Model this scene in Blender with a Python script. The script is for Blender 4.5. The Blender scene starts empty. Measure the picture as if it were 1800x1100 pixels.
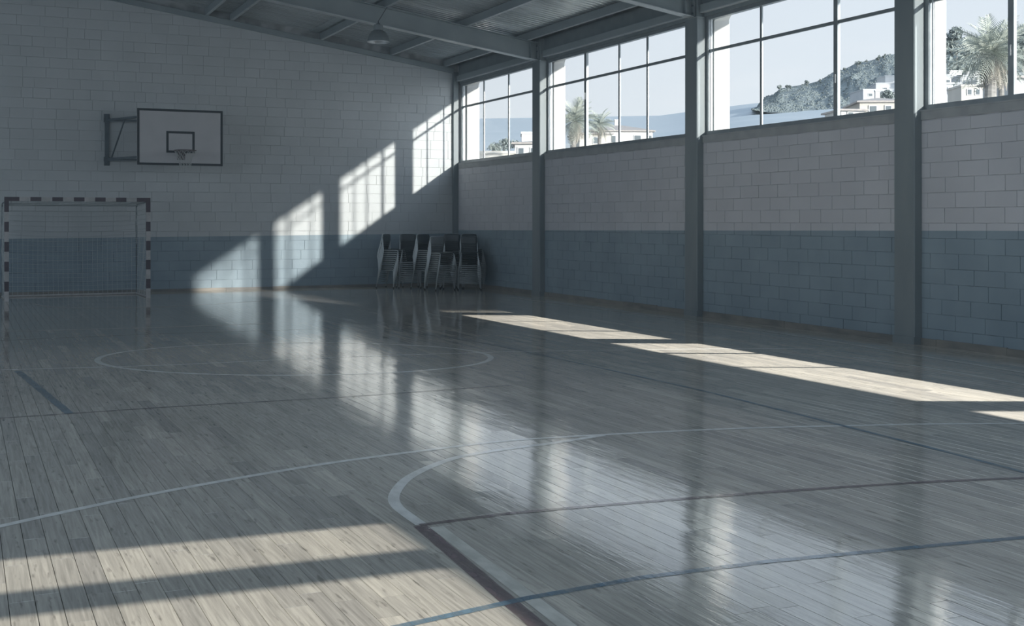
import bpy, math, random
from mathutils import Vector, Matrix
random.seed(7)
R = random.Random(11)
sc = bpy.context.scene
col = sc.collection

# ------------------------------------------------------------------ survey helpers
TH = math.atan(967/2109); CT, ST = math.cos(TH), math.sin(TH)
FO, HY, EYE = 2109.0, 388.0, 1.63
def P(px, py, d):
    r = (px-900)/FO
    return Vector((d*(ST+r*CT), d*(CT-r*ST), EYE+d*(HY-py)/FO))
def FL(px, py):
    p = P(px, py, EYE*FO/(py-HY)); return (p.x, p.y)
def YX(px, X):
    r = (px-900)/FO; return X*(CT-r*ST)/(ST+r*CT)
def XY(px, Y):
    r = (px-900)/FO; return Y*(ST+r*CT)/(CT-r*ST)
def ZAT(py, X, Y):
    return EYE+(HY-py)*(X*ST+Y*CT)/FO

# ------------------------------------------------------------------ camera, sky, sun, exposure
cam = bpy.data.cameras.new('camera'); co = bpy.data.objects.new('camera', cam); col.objects.link(co)
cam.sensor_width = 36; cam.lens = FO/1800*36; cam.shift_y = -(550-HY)/1800
cam.clip_start = .05; cam.clip_end = 6000
co.location = (0, 0, EYE); co.rotation_euler = (math.pi/2, 0, -TH)
sc.camera = co
sc.view_settings.view_transform = 'Standard'; sc.view_settings.look = 'None'
sc.view_settings.exposure = 0.09; sc.view_settings.gamma = 1.0
sc.view_settings.use_curve_mapping = False

SKY = 1.08
w = bpy.data.worlds.new('sky'); sc.world = w; w.use_nodes = True
nt = w.node_tree; nt.nodes.clear()
geo = nt.nodes.new('ShaderNodeTexCoord'); sep = nt.nodes.new('ShaderNodeSeparateXYZ')
ramp = nt.nodes.new('ShaderNodeValToRGB'); bg = nt.nodes.new('ShaderNodeBackground'); wo = nt.nodes.new('ShaderNodeOutputWorld')
nt.links.new(geo.outputs['Generated'], sep.inputs[0]); nt.links.new(sep.outputs['Z'], ramp.inputs[0])
nz = nt.nodes.new('ShaderNodeTexNoise'); nz.inputs['Scale'].default_value = 6; nz.inputs['Detail'].default_value = 6
mp = nt.nodes.new('ShaderNodeMapping'); mp.inputs['Scale'].default_value = (1, 1, 5)
nt.links.new(geo.outputs['Generated'], mp.inputs[0]); nt.links.new(mp.outputs[0], nz.inputs['Vector'])
crr = nt.nodes.new('ShaderNodeMapRange'); crr.inputs[1].default_value = .58; crr.inputs[2].default_value = .8; crr.inputs[4].default_value = .25
mx = nt.nodes.new('ShaderNodeMixRGB'); mx.inputs[2].default_value = (.86, .88, .91, 1)
nt.links.new(nz.outputs[0], crr.inputs[0]); nt.links.new(crr.outputs[0], mx.inputs[0])
e = ramp.color_ramp.elements
e[0].position = 0.0; e[0].color = (.74, .80, .845, 1)
e[1].position = 1.0; e[1].color = (.42, .62, .92, 1)
m1 = ramp.color_ramp.elements.new(.07); m1.color = (.72, .785, .84, 1)
m2 = ramp.color_ramp.elements.new(.25); m2.color = (.66, .745, .84, 1)
nt.links.new(ramp.outputs[0], mx.inputs[1]); SD = Vector((-.307, 1, -.209)).normalized()
dt = nt.nodes.new('ShaderNodeVectorMath'); dt.operation = 'DOT_PRODUCT'; dt.inputs[1].default_value = tuple(-SD)
nt.links.new(geo.outputs['Generated'], dt.inputs[0])
mxm = nt.nodes.new('ShaderNodeMath'); mxm.operation = 'MAXIMUM'; mxm.inputs[1].default_value = 0; nt.links.new(dt.outputs['Value'], mxm.inputs[0])
pw = nt.nodes.new('ShaderNodeMath'); pw.operation = 'POWER'; pw.inputs[1].default_value = 4; nt.links.new(mxm.outputs[0], pw.inputs[0])
gl_ = nt.nodes.new('ShaderNodeMath'); gl_.operation = 'MULTIPLY_ADD'; gl_.inputs[1].default_value = 3.2; gl_.inputs[2].default_value = SKY; nt.links.new(pw.outputs[0], gl_.inputs[0])
nt.links.new(gl_.outputs[0], bg.inputs[1])
nt.links.new(mx.outputs[0], bg.inputs[0]); nt.links.new(bg.outputs[0], wo.inputs[0])
bg.inputs[1].default_value = SKY

SD = Vector((-.307, 1, -.209)).normalized()
sun = bpy.data.lights.new('sun', 'SUN'); so = bpy.data.objects.new('sun', sun); col.objects.link(so)
so.rotation_euler = SD.to_track_quat('-Z', 'Y').to_euler(); sun.energy = 7.0; sun.angle = math.radians(.9)
sun.color = (1.0, .97, .90)

FD = Vector((-1, .456, -1.15)).normalized()          # added distant spot, a second sun direction for the floor patches
fl_ = bpy.data.lights.new('floor_patch_spot', 'SPOT'); fo = bpy.data.objects.new('floor_patch_spot', fl_); col.objects.link(fo)
fo.location = Vector((5, 7, 0)) - FD*200; fo.rotation_euler = FD.to_track_quat('-Z', 'Y').to_euler()
fl_.energy = 6.6e6; fl_.spot_size = math.radians(7.3); fl_.spot_blend = .02; fl_.shadow_soft_size = 1.0
fl_.color = (1.0, .96, .88)

# added area lamps out of view, lifting the ambient light
def area(name, loc, rot, sx, sy, power, c):
    a = bpy.data.lights.new(name, 'AREA'); o = bpy.data.objects.new(name, a); col.objects.link(o)
    a.shape = 'RECTANGLE'; a.size = sx; a.size_y = sy; a.energy = power; a.color = c
    o.location = loc; o.rotation_euler = rot; return o
area('left_ambient_fill', (-8.9, 10.75, 3.5), (math.pi/2, 0, -math.pi/2), 35, 3.8, 430, (.64, .82, 1.0))
area('overhead_ambient_fill', (4.5, 3.0, 5.35), (0, 0, 0), 11, 16, 150, (.66, .83, 1.0))
area('front_ambient_fill', (1.2, -6.9, 4.2), (math.pi/2, 0, 0), 18, 3.6, 270, (.64, .82, 1.0))

# ------------------------------------------------------------------ materials
def mat(name, color=(.5, .5, .5), rough=.6, metal=0, spec=.5):
    m = bpy.data.materials.new(name); m.use_nodes = True
    b = m.node_tree.nodes['Principled BSDF']
    b.inputs['Base Color'].default_value = (*color, 1); b.inputs['Roughness'].default_value = rough
    b.inputs['Metallic'].default_value = metal; b.inputs['Specular IOR Level'].default_value = spec
    return m
def N(m, t, **kw):
    n = m.node_tree.nodes.new(t)
    for k, v in kw.items():
        setattr(n, k, v)
    return n
def L(m, a, b): m.node_tree.links.new(a, b)
def B(m): return m.node_tree.nodes['Principled BSDF']
def mottled(name, c1, c2, scale=3, rough=.6, metal=0, bump=0, bscale=60, stretch=(1, 1, 1), spec=.5, lo=.35, hi=.65, detail=5):
    m = mat(name, c1, rough, metal, spec)
    g = N(m, 'ShaderNodeNewGeometry'); mpn = N(m, 'ShaderNodeMapping'); mpn.inputs['Scale'].default_value = stretch
    L(m, g.outputs['Position'], mpn.inputs[0])
    n = N(m, 'ShaderNodeTexNoise'); n.inputs['Scale'].default_value = scale; n.inputs['Detail'].default_value = detail
    L(m, mpn.outputs[0], n.inputs['Vector'])
    r = N(m, 'ShaderNodeMapRange'); r.inputs[1].default_value = lo; r.inputs[2].default_value = hi
    L(m, n.outputs[0], r.inputs[0])
    x = N(m, 'ShaderNodeMixRGB'); x.inputs[1].default_value = (*c1, 1); x.inputs[2].default_value = (*c2, 1)
    L(m, r.outputs[0], x.inputs[0]); L(m, x.outputs[0], B(m).inputs['Base Color'])
    if bump:
        n2 = N(m, 'ShaderNodeTexNoise'); n2.inputs['Scale'].default_value = bscale; n2.inputs['Detail'].default_value = 4
        L(m, mpn.outputs[0], n2.inputs['Vector'])
        bp = N(m, 'ShaderNodeBump'); bp.inputs['Strength'].default_value = bump; bp.inputs['Distance'].default_value = .01
        L(m, n2.outputs[0], bp.inputs['Height']); L(m, bp.outputs[0], B(m).inputs['Normal'])
    return m

def wall_mat(name, side, k_=1.0):
    m = mat(name, (.4, .4, .4), .62, 0, .35)
    g = N(m, 'ShaderNodeNewGeometry'); s = N(m, 'ShaderNodeSeparateXYZ'); L(m, g.outputs['Position'], s.inputs[0])
    # dado line height varies slightly along the wall
    k = N(m, 'ShaderNodeMath', operation='MULTIPLY_ADD')
    if side == 'right':
        L(m, s.outputs['Y'], k.inputs[0]); k.inputs[1].default_value = -.12/18; k.inputs[2].default_value = 1.39+28.5*.12/18
    else:
        L(m, s.outputs['X'], k.inputs[0]); k.inputs[1].default_value = .06/8.5; k.inputs[2].default_value = 1.25-3*.06/8.5
    gt = N(m, 'ShaderNodeMath', operation='GREATER_THAN'); L(m, s.outputs['Z'], gt.inputs[0]); L(m, k.outputs[0], gt.inputs[1])
    def mot(c1, c2, sca):
        n = N(m, 'ShaderNodeTexNoise'); n.inputs['Scale'].default_value = sca; n.inputs['Detail'].default_value = 7
        L(m, g.outputs['Position'], n.inputs['Vector'])
        r = N(m, 'ShaderNodeMapRange'); r.inputs[1].default_value = .35; r.inputs[2].default_value = .68; L(m, n.outputs[0], r.inputs[0])
        x = N(m, 'ShaderNodeMixRGB'); x.inputs[1].default_value = (*c1, 1); x.inputs[2].default_value = (*c2, 1)
        L(m, r.outputs[0], x.inputs[0]); return x
    sc_ = lambda c: tuple(q*k_ for q in c)
    up = mot(sc_((.50, .51, .54)), sc_((.455, .465, .495)), 1.3) if side == 'right' else mot(sc_((.465, .495, .51)), sc_((.425, .455, .468)), 1.3)
    dn = mot(sc_((.235, .30, .345)), sc_((.195, .255, .30)), 1.6)
    x = N(m, 'ShaderNodeMixRGB'); L(m, gt.outputs[0], x.inputs[0]); L(m, dn.outputs[0], x.inputs[1]); L(m, up.outputs[0], x.inputs[2])
    # per-block tone
    oi = N(m, 'ShaderNodeAttribute'); oi.attribute_name = 'tone'
    tr = N(m, 'ShaderNodeMapRange'); tr.inputs[3].default_value = .97; tr.inputs[4].default_value = 1.02
    if k_ == 1: L(m, oi.outputs['Fac'], tr.inputs[0])
    if k_ < 1:
        nj = N(m, 'ShaderNodeTexNoise'); nj.inputs['Scale'].default_value = 2.6; nj.inputs['Detail'].default_value = 3; L(m, g.outputs['Position'], nj.inputs['Vector'])
        L(m, nj.outputs[0], tr.inputs[0]); tr.inputs[1].default_value = .4; tr.inputs[2].default_value = .6; tr.inputs[3].default_value = .72; tr.inputs[4].default_value = 1.22
    v = N(m, 'ShaderNodeHueSaturation'); L(m, x.outputs[0], v.inputs['Color']); L(m, tr.outputs[0], v.inputs['Value'])
    L(m, v.outputs[0], B(m).inputs['Base Color'])
    n2 = N(m, 'ShaderNodeTexNoise'); n2.inputs['Scale'].default_value = 45; n2.inputs['Detail'].default_value = 5
    L(m, g.outputs['Position'], n2.inputs['Vector'])
    bp = N(m, 'ShaderNodeBump'); bp.inputs['Strength'].default_value = .25; bp.inputs['Distance'].default_value = .008
    L(m, n2.outputs[0], bp.inputs['Height']); L(m, bp.outputs[0], B(m).inputs['Normal'])
    return m

def floor_bump(m, extra=None):
    g = N(m, 'ShaderNodeNewGeometry')
    mp1 = N(m, 'ShaderNodeMapping'); mp1.inputs['Scale'].default_value = (9, 1.2, 1); L(m, g.outputs['Position'], mp1.inputs[0])
    n1 = N(m, 'ShaderNodeTexNoise'); n1.inputs['Scale'].default_value = 1.6; n1.inputs['Detail'].default_value = 3; L(m, mp1.outputs[0], n1.inputs['Vector'])
    mp2 = N(m, 'ShaderNodeMapping'); mp2.inputs['Scale'].default_value = (60, 5, 1); L(m, g.outputs['Position'], mp2.inputs[0])
    n2 = N(m, 'ShaderNodeTexNoise'); n2.inputs['Scale'].default_value = 1.5; n2.inputs['Detail'].default_value = 3; L(m, mp2.outputs[0], n2.inputs['Vector'])
    b1 = N(m, 'ShaderNodeBump'); b1.inputs['Strength'].default_value = 1; b1.inputs['Distance'].default_value = .0009; L(m, n1.outputs[0], b1.inputs['Height'])
    b2 = N(m, 'ShaderNodeBump'); b2.inputs['Strength'].default_value = 1; b2.inputs['Distance'].default_value = .0003
    L(m, n2.outputs[0], b2.inputs['Height']); L(m, b1.outputs[0], b2.inputs['Normal']); L(m, b2.outputs[0], B(m).inputs['Normal'])

def plank_mat():
    m = mat('varnished_floorboards', (.4, .38, .33), .15, 0, .5); B(m).inputs['IOR'].default_value = 2.2
    g = N(m, 'ShaderNodeNewGeometry')
    at = N(m, 'ShaderNodeAttribute'); at.attribute_name = 'tone'
    r = N(m, 'ShaderNodeValToRGB'); L(m, at.outputs['Fac'], r.inputs[0])
    el = r.color_ramp.elements
    el[0].color = (.42, .40, .37, 1); el[1].color = (.66, .62, .55, 1)
    a = el.new(.35); a.color = (.50, .475, .43, 1); a = el.new(.7); a.color = (.56, .53, .475, 1)
    # grain
    mpn = N(m, 'ShaderNodeMapping'); mpn.inputs['Scale'].default_value = (55, 2.2, 1); L(m, g.outputs['Position'], mpn.inputs[0])
    off = N(m, 'ShaderNodeVectorMath', operation='SCALE'); 
    cb = N(m, 'ShaderNodeCombineXYZ'); L(m, at.outputs['Fac'], cb.inputs['Y']); L(m, cb.outputs[0], off.inputs[0]); off.inputs['Scale'].default_value = 37
    ad = N(m, 'ShaderNodeVectorMath', operation='ADD'); L(m, mpn.outputs[0], ad.inputs[0]); L(m, off.outputs[0], ad.inputs[1])
    n = N(m, 'ShaderNodeTexNoise'); n.inputs['Scale'].default_value = 1; n.inputs['Detail'].default_value = 6; n.inputs['Distortion'].default_value = .6
    L(m, ad.outputs[0], n.inputs['Vector'])
    gr = N(m, 'ShaderNodeMapRange'); gr.inputs[1].default_value = .3; gr.inputs[2].default_value = .7; gr.inputs[3].default_value = .72; gr.inputs[4].default_value = 1.15
    L(m, n.outputs[0], gr.inputs[0])
    hs = N(m, 'ShaderNodeHueSaturation'); L(m, r.outputs[0], hs.inputs['Color']); L(m, gr.outputs[0], hs.inputs['Value'])
    # scuffs and dark knots
    n3 = N(m, 'ShaderNodeTexNoise'); n3.inputs['Scale'].default_value = 1; n3.inputs['Detail'].default_value = 4
    mp3 = N(m, 'ShaderNodeMapping'); mp3.inputs['Scale'].default_value = (34, 5, 1); L(m, g.outputs['Position'], mp3.inputs[0]); L(m, mp3.outputs[0], n3.inputs['Vector'])
    k = N(m, 'ShaderNodeMapRange'); k.inputs[1].default_value = .60; k.inputs[2].default_value = .72; L(m, n3.outputs[0], k.inputs[0]); k.inputs[4].default_value = .55
    mxx = N(m, 'ShaderNodeMixRGB'); mxx.inputs[2].default_value = (.10, .09, .08, 1); L(m, k.outputs[0], mxx.inputs[0]); L(m, hs.outputs[0], mxx.inputs[1])
    L(m, mxx.outputs[0], B(m).inputs['Base Color'])
    # wear in the varnish
    n4 = N(m, 'ShaderNodeTexNoise'); n4.inputs['Scale'].default_value = 1.3; n4.inputs['Detail'].default_value = 6; L(m, g.outputs['Position'], n4.inputs['Vector'])
    rr = N(m, 'ShaderNodeMapRange'); rr.inputs[1].default_value = .3; rr.inputs[2].default_value = .7; rr.inputs[3].default_value = .035; rr.inputs[4].default_value = .10
    L(m, n4.outputs[0], rr.inputs[0]); L(m, rr.outputs[0], B(m).inputs['Roughness'])
    floor_bump(m)
    return m

def paint_mat(name, c, wear=.5):
    m = mat(name, c, .11, 0, .5); B(m).inputs['IOR'].default_value = 2.2
    floor_bump(m)
    g = N(m, 'ShaderNodeNewGeometry'); n = N(m, 'ShaderNodeTexNoise'); n.inputs['Scale'].default_value = 1; n.inputs['Detail'].default_value = 6
    mpn = N(m, 'ShaderNodeMapping'); mpn.inputs['Scale'].default_value = (14, 5, 1); L(m, g.outputs['Position'], mpn.inputs[0]); L(m, mpn.outputs[0], n.inputs['Vector'])
    r = N(m, 'ShaderNodeMapRange'); r.inputs[1].default_value = .38; r.inputs[2].default_value = .62; r.inputs[3].default_value = 1; r.inputs[4].default_value = 1-wear
    L(m, n.outputs[0], r.inputs[0]); L(m, r.outputs[0], B(m).inputs['Alpha'])
    return m

M = {}
M['wall_right'] = wall_mat('painted_block_side', 'right')
M['wall_back'] = wall_mat('painted_block_end', 'back')
M['mortar_right'] = wall_mat('dirty_mortar_side', 'right', .87)
M['mortar_back'] = wall_mat('dirty_mortar_end', 'back', .78)
M['plank'] = plank_mat()
M['subfloor'] = mat('dark_subfloor', (.15, .14, .13), .8)
M['white_line'] = paint_mat('white_line_paint', (.92, .92, .90), .18)
M['cream_line'] = paint_mat('cream_line_paint', (.72, .71, .66), .25)
M['red_line'] = paint_mat('dark_red_line_paint', (.20, .15, .165), .5)
M['blue_line'] = paint_mat('blue_line_paint', (.15, .24, .32), .5)
M['column'] = mottled('grey_column_paint', (.19, .22, .23), (.15, .18, .195), 2.5, .55, bump=.15, stretch=(1, 1, .25))
M['steel'] = mottled('grey_green_beam_paint', (.27, .31, .325), (.23, .27, .285), 2, .42, bump=.06)
M['steel_lit'] = mottled('beam_paint_lit_underside', (.48, .52, .54), (.38, .42, .44), 3, .4, bump=.06)  # paler copy paints up-light onto beam, purlin and ledge undersides
M['fascia'] = mottled('dusty_fascia_paint', (.19, .22, .23), (.15, .18, .19), 3, .55, bump=.1)
M['sheet'] = mottled('galvanised_roof_sheet', (.46, .51, .53), (.35, .39, .41), 1.2, .28, metal=.4, bump=.03, stretch=(1, 4, 1))
M['alu'] = mottled('anodised_aluminium', (.25, .28, .295), (.20, .225, .24), 5, .4, metal=.3)
M['alu_light'] = mottled('pale_aluminium', (.5, .53, .55), (.42, .45, .47), 5, .35, metal=.2)
M['sill'] = mottled('sill_concrete', (.33, .345, .35), (.27, .285, .295), 4, .7, bump=.2)
M['base'] = mottled('worn_skirting', (.23, .215, .19), (.14, .14, .135), 2.2, .6, bump=.3, bscale=25, stretch=(1, 1, 3))
M['white_render'] = mottled('white_exterior_render', (.86, .86, .85), (.8, .8, .79), 2, .8, bump=.1)
M['plaster'] = mottled('grey_plaster', (.42, .42, .41), (.38, .38, .38), 1.3, .7, bump=.1)
M['board'] = mottled('white_backboard_paint', (.46, .46, .475), (.42, .425, .44), 3, .4)
M['black'] = mat('black_paint', (.012, .02, .026), .45)
M['bracket'] = mottled('grey_bracket_steel', (.085, .11, .125), (.065, .085, .10), 6, .45, metal=.2)
M['rim'] = mat('faded_rim_paint', (.10, .08, .085), .45)
M['cord'] = mat('grey_net_cord', (.42, .44, .44), .8)
M['goal_cord'] = mat('pale_goal_net_cord', (.42, .46, .47), .8)
M['goal_white'] = mottled('chipped_white_post_paint', (.46, .45, .45), (.36, .36, .36), 9, .45)
M['goal_red'] = mottled('dark_red_post_paint', (.062, .042, .055), (.045, .032, .042), 9, .45)
M['chrome'] = mat('dull_chrome_tube', (.46, .50, .52), .38, .45)
M['seat'] = mottled('dark_laminate', (.022, .034, .042), (.03, .045, .053), 6, .4)
M['seat_pale'] = mottled('pale_laminate', (.16, .175, .18), (.2, .215, .22), 6, .45)
M['rubber'] = mat('black_rubber', (.015, .015, .017), .8)
M['lamp_metal'] = mottled('grey_lamp_housing', (.22, .25, .26), (.17, .20, .21), 6, .45, metal=.3)
M['reflector'] = mat('bright_reflector', (.42, .44, .45), .35, .5)
# window glass: clear with a little dust
g = bpy.data.materials.new('window_glass'); g.use_nodes = True; t = g.node_tree; t.nodes.clear()
o_ = t.nodes.new('ShaderNodeOutputMaterial'); tr = t.nodes.new('ShaderNodeBsdfTransparent'); tr.inputs[0].default_value = (.985, .99, .992, 1)
gl = t.nodes.new('ShaderNodeBsdfGlossy'); gl.inputs['Roughness'].default_value = .02; lw = t.nodes.new('ShaderNodeLayerWeight'); fr = t.nodes.new('ShaderNodeMath'); fr.operation = 'POWER'; fr.inputs[1].default_value = 5; lw.inputs[0].default_value = .5; t.links.new(lw.outputs['Facing'], fr.inputs[0])
df = t.nodes.new('ShaderNodeBsdfDiffuse'); df.inputs[0].default_value = (.8, .82, .84, 1)
m0 = t.nodes.new('ShaderNodeMixShader'); m0.inputs[0].default_value = .012
m1_ = t.nodes.new('ShaderNodeMixShader')
t.links.new(tr.outputs[0], m0.inputs[1]); t.links.new(df.outputs[0], m0.inputs[2])
fm = t.nodes.new('ShaderNodeMath'); fm.operation = 'MULTIPLY'; fm.inputs[1].default_value = .35; t.links.new(fr.outputs[0], fm.inputs[0]); t.links.new(fm.outputs[0], m1_.inputs[0]); t.links.new(m0.outputs[0], m1_.inputs[1]); t.links.new(gl.outputs[0], m1_.inputs[2]); t.links.new(m1_.outputs[0], o_.inputs[0])
M['glass'] = g
# outdoors; distance haze is put into the paler, muted base colours
def ramped(name, scale, stops, rough=.9, bump=0, bscale=1., bdist=1.):
    m = mat(name, (.4, .4, .4), rough, 0, .2)
    g = N(m, 'ShaderNodeNewGeometry'); n = N(m, 'ShaderNodeTexNoise'); n.inputs['Scale'].default_value = scale; n.inputs['Detail'].default_value = 8; n.inputs['Roughness'].default_value = .65
    L(m, g.outputs['Position'], n.inputs['Vector'])
    r = N(m, 'ShaderNodeValToRGB'); L(m, n.outputs[0], r.inputs[0]); el = r.color_ramp.elements
    el[0].position = stops[0][0]; el[0].color = (*stops[0][1], 1); el[1].position = stops[-1][0]; el[1].color = (*stops[-1][1], 1)
    for p_, c_ in stops[1:-1]:
        q = el.new(p_); q.color = (*c_, 1)
    L(m, r.outputs[0], B(m).inputs['Base Color'])
    if bump:
        n2 = N(m, 'ShaderNodeTexNoise'); n2.inputs['Scale'].default_value = bscale; n2.inputs['Detail'].default_value = 6
        L(m, g.outputs['Position'], n2.inputs['Vector'])
        bp = N(m, 'ShaderNodeBump'); bp.inputs['Strength'].default_value = bump; bp.inputs['Distance'].default_value = bdist
        L(m, n2.outputs[0], bp.inputs['Height']); L(m, bp.outputs[0], B(m).inputs['Normal'])
    return m
M['hill'] = ramped('scrub_and_rock', .018, [(.3, (.12, .145, .15)), (.46, (.155, .18, .18)), (.58, (.20, .225, .215)), (.70, (.32, .33, .31))], bump=1, bscale=.05, bdist=8)
M['ground'] = ramped('dry_ground', .05, [(.3, (.30, .32, .31)), (.5, (.42, .43, .41)), (.7, (.55, .54, .5))], bump=.6, bscale=.3, bdist=1)
M['sea'] = ramped('sea_water', .012, [(.3, (.31, .355, .37)), (.5, (.33, .37, .385)), (.7, (.37, .405, .415))], rough=.5, bump=.3, bscale=.5, bdist=.4)
M['villa'] = mottled('cream_villa_render', (.45, .43, .39), (.40, .385, .35), .5, .85)
M['villa_white'] = mottled('white_house_render', (.50, .50, .49), (.45, .45, .445), .5, .85)
M['villa_grey'] = mottled('weathered_house_render', (.42, .43, .43), (.36, .37, .38), .5, .85)
M['tile'] = mottled('clay_roof_tile', (.34, .31, .28), (.27, .25, .24), 2.5, .85, stretch=(2, 2, 1))
M['shutter'] = mat('grey_shutter', (.09, .11, .12), .7)
M['palm_green'] = mottled('palm_frond_green', (.27, .30, .26), (.38, .40, .35), 1.5, .6)
M['palm_dry'] = mottled('dry_palm_frond', (.40, .37, .31), (.30, .28, .24), 1.5, .7)
M['trunk'] = mottled('palm_trunk_bark', (.17, .16, .15), (.26, .25, .23), 2, .9, stretch=(1, 1, 3))
M['leaf_dark'] = mottled('pine_foliage', (.16, .19, .185), (.21, .24, .225), 1, .8)
M['leaf_mid'] = mottled('scrub_foliage', (.21, .24, .22), (.27, .30, .27), 1, .8)

M['scrub'] = mottled('headland_scrub', (.115, .14, .142), (.165, .19, .18), .05, .9)
# ------------------------------------------------------------------ mesh builder
class MB:
    def __init__(s): s.v = []; s.f = []; s.m = []; s.t = []
    def add(s, vs, fs, mi=0, tone=.5):
        n = len(s.v); s.v += [tuple(v) for v in vs]; s.f += [tuple(i+n for i in f) for f in fs]; s.m += [mi]*len(fs); s.t += [tone]*len(fs); return s
    def box(s, a, b, mi=0, tone=.5):
        x0, y0, z0 = a; x1, y1, z1 = b
        return s.add([(x0,y0,z0),(x1,y0,z0),(x1,y1,z0),(x0,y1,z0),(x0,y0,z1),(x1,y0,z1),(x1,y1,z1),(x0,y1,z1)],
                     [(0,3,2,1),(4,5,6,7),(0,1,5,4),(1,2,6,5),(2,3,7,6),(3,0,4,7)], mi, tone)
    def bar(s, p, q, wx, wy, up=(0, 0, 1), mi=0):
        p = Vector(p); q = Vector(q); d = (q-p).normalized(); u = Vector(up)
        a = d.cross(u).normalized(); b = a.cross(d).normalized()
        a *= wx/2; b *= wy/2
        vs = [p-a-b, p+a-b, p+a+b, p-a+b, q-a-b, q+a-b, q+a+b, q-a+b]
        return s.add(vs, [(0,1,2,3),(7,6,5,4),(0,4,5,1),(1,5,6,2),(2,6,7,3),(3,7,4,0)], mi)
    def tube(s, pts, r, n=8, mi=0, closed=False, cap=True):
        pts = [Vector(p) for p in pts]; k = len(pts); rings = []
        rs = r if isinstance(r, (list, tuple)) else [r]*k
        prev = None
        for i, p in enumerate(pts):
            if closed: d = pts[(i+1) % k]-pts[i-1]
            else: d = (pts[min(i+1, k-1)]-pts[max(i-1, 0)])
            d.normalize()
            if prev is None:
                h = Vector((0, 0, 1)) if abs(d.z) < .9 else Vector((1, 0, 0)); a = d.cross(h).normalized()
            else:
                a = (prev-d*prev.dot(d)).normalized()
            prev = a; b = d.cross(a)
            rings.append([p+(a*math.cos(2*math.pi*j/n)+b*math.sin(2*math.pi*j/n))*rs[i] for j in range(n)])
        vs = [v for rg in rings for v in rg]; fs = []
        for i in range(k if closed else k-1):
            i2 = (i+1) % k
            for j in range(n):
                j2 = (j+1) % n; fs.append((i*n+j, i*n+j2, i2*n+j2, i2*n+j))
        if cap and not closed: fs += [tuple(range(n))[::-1], tuple((k-1)*n+j for j in range(n))]
        return s.add(vs, fs, mi)
    def lathe(s, prof, c=(0, 0, 0), n=24, mi=0):
        vs = []; fs = []; k = len(prof)
        for r, z in prof:
            for j in range(n):
                a = 2*math.pi*j/n; vs.append((c[0]+r*math.cos(a), c[1]+r*math.sin(a), c[2]+z))
        for i in range(k-1):
            for j in range(n):
                j2 = (j+1) % n; fs.append((i*n+j, i*n+j2, (i+1)*n+j2, (i+1)*n+j))
        return s.add(vs, fs, mi)
    def mesh(s, name, mats, smooth=False):
        me = bpy.data.meshes.new(name); me.from_pydata(s.v, [], s.f)
        for mm in (mats if isinstance(mats, (list, tuple)) else [mats]): me.materials.append(mm)
        if any(s.m): me.polygons.foreach_set('material_index', s.m)
        at = me.attributes.new('tone', 'FLOAT', 'FACE'); at.data.foreach_set('value', s.t)
        if smooth: me.polygons.foreach_set('use_smooth', [True]*len(s.f))
        me.update(); return me
    def obj(s, name, mats, parent=None, smooth=False, loc=None):
        return link(name, s.mesh(name, mats, smooth), parent, loc)
def link(name, me, parent=None, loc=None):
    o = bpy.data.objects.new(name, me); col.objects.link(o)
    if parent: o.parent = parent
    if loc is not None: o.location = loc
    return o
def empty(name, loc=(0, 0, 0), rz=0):
    o = bpy.data.objects.new(name, None); col.objects.link(o); o.location = loc; o.rotation_euler = (0, 0, rz); o.empty_display_size = .1; return o
def tag(o, label=None, cat=None, group=None, kind=None):
    if label: o['label'] = label
    if cat: o['category'] = cat
    if group: o['group'] = group
    if kind: o['kind'] = kind
    return o
def st(o, label=None):
    o['kind'] = 'structure'
    if label: o['label'] = label
    return o

# ------------------------------------------------------------------ dimensions
WX, WY = 11.52, 28.5            # right wall and end wall faces
LX, FY = -9.0, -7.0             # left wall, wall behind the camera
SILL, HEAD = 3.09, 5.12
OUT = 11.72                      # outer face of the right wall
SL = .147
def RZ(X):                       # underside of the purlins
    X = max(X, 2*1.26-X) if X < 1.26 else X
    return 5.53+(11.3-X)*SL
RIDGE = 1.26
cols_y = [(YX(949, 11.40), .38), (YX(1225.5, 11.40), .38), (YX(1607.5, 11.40), .38)]
c3 = cols_y[2][0]
cols_y += [(c3-6.1, .38), (c3-11.3, .38), (c3-16.5, .38)]

# ------------------------------------------------------------------ floor
root = MB().box((LX-.2, FY-.2, -.12), (OUT, WY+.3, -.016)).obj('floor', M['subfloor']); st(root, 'pale varnished board floor of the sports hall')
PWD = .105
def plank_geo(mb, x0, x1, y0, y1, tone, loc=None):
    g_ = .0006; c = .001; t0 = R.uniform(-1, 1)*.0003; t1 = R.uniform(-1, 1)*.0003
    cx, cy = ((x0+x1)/2, (y0+y1)/2) if loc else (0, 0)
    x0 += g_-cx; x1 -= g_+cx; y0 += g_-cy; y1 -= g_+cy
    a, b = t0, -t0
    mid = .00035
    vs = [(x0, y0, -.004), (x1, y0, -.004), (x1, y1, -.004), (x0, y1, -.004),
          (x0+c, y0+c, a), (x1-c, y0+c, b), (x1-c, y1-c, b), (x0+c, y1-c, a)]
    fs = [(4, 5, 6, 7), (0, 1, 5, 4), (1, 2, 6, 5), (2, 3, 7, 6), (3, 0, 4, 7)]
    mb.add(vs, fs, 0, tone)
planks = []
nx = int(round((WX-LX)/PWD))
for i in range(nx):
    x0 = WX-(i+1)*PWD; x1 = x0+PWD
    y = FY-R.uniform(0, 1.2)
    while y < WY:
        ln = R.choice([.6, .8, 1.0, 1.0, 1.2, 1.5, 1.8]); y1 = min(y+ln, WY)
        if y1 > FY: planks.append((x0, x1, max(y, FY), y1, min(1, max(0, R.gauss(.5, .26)))))
        y += ln
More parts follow.
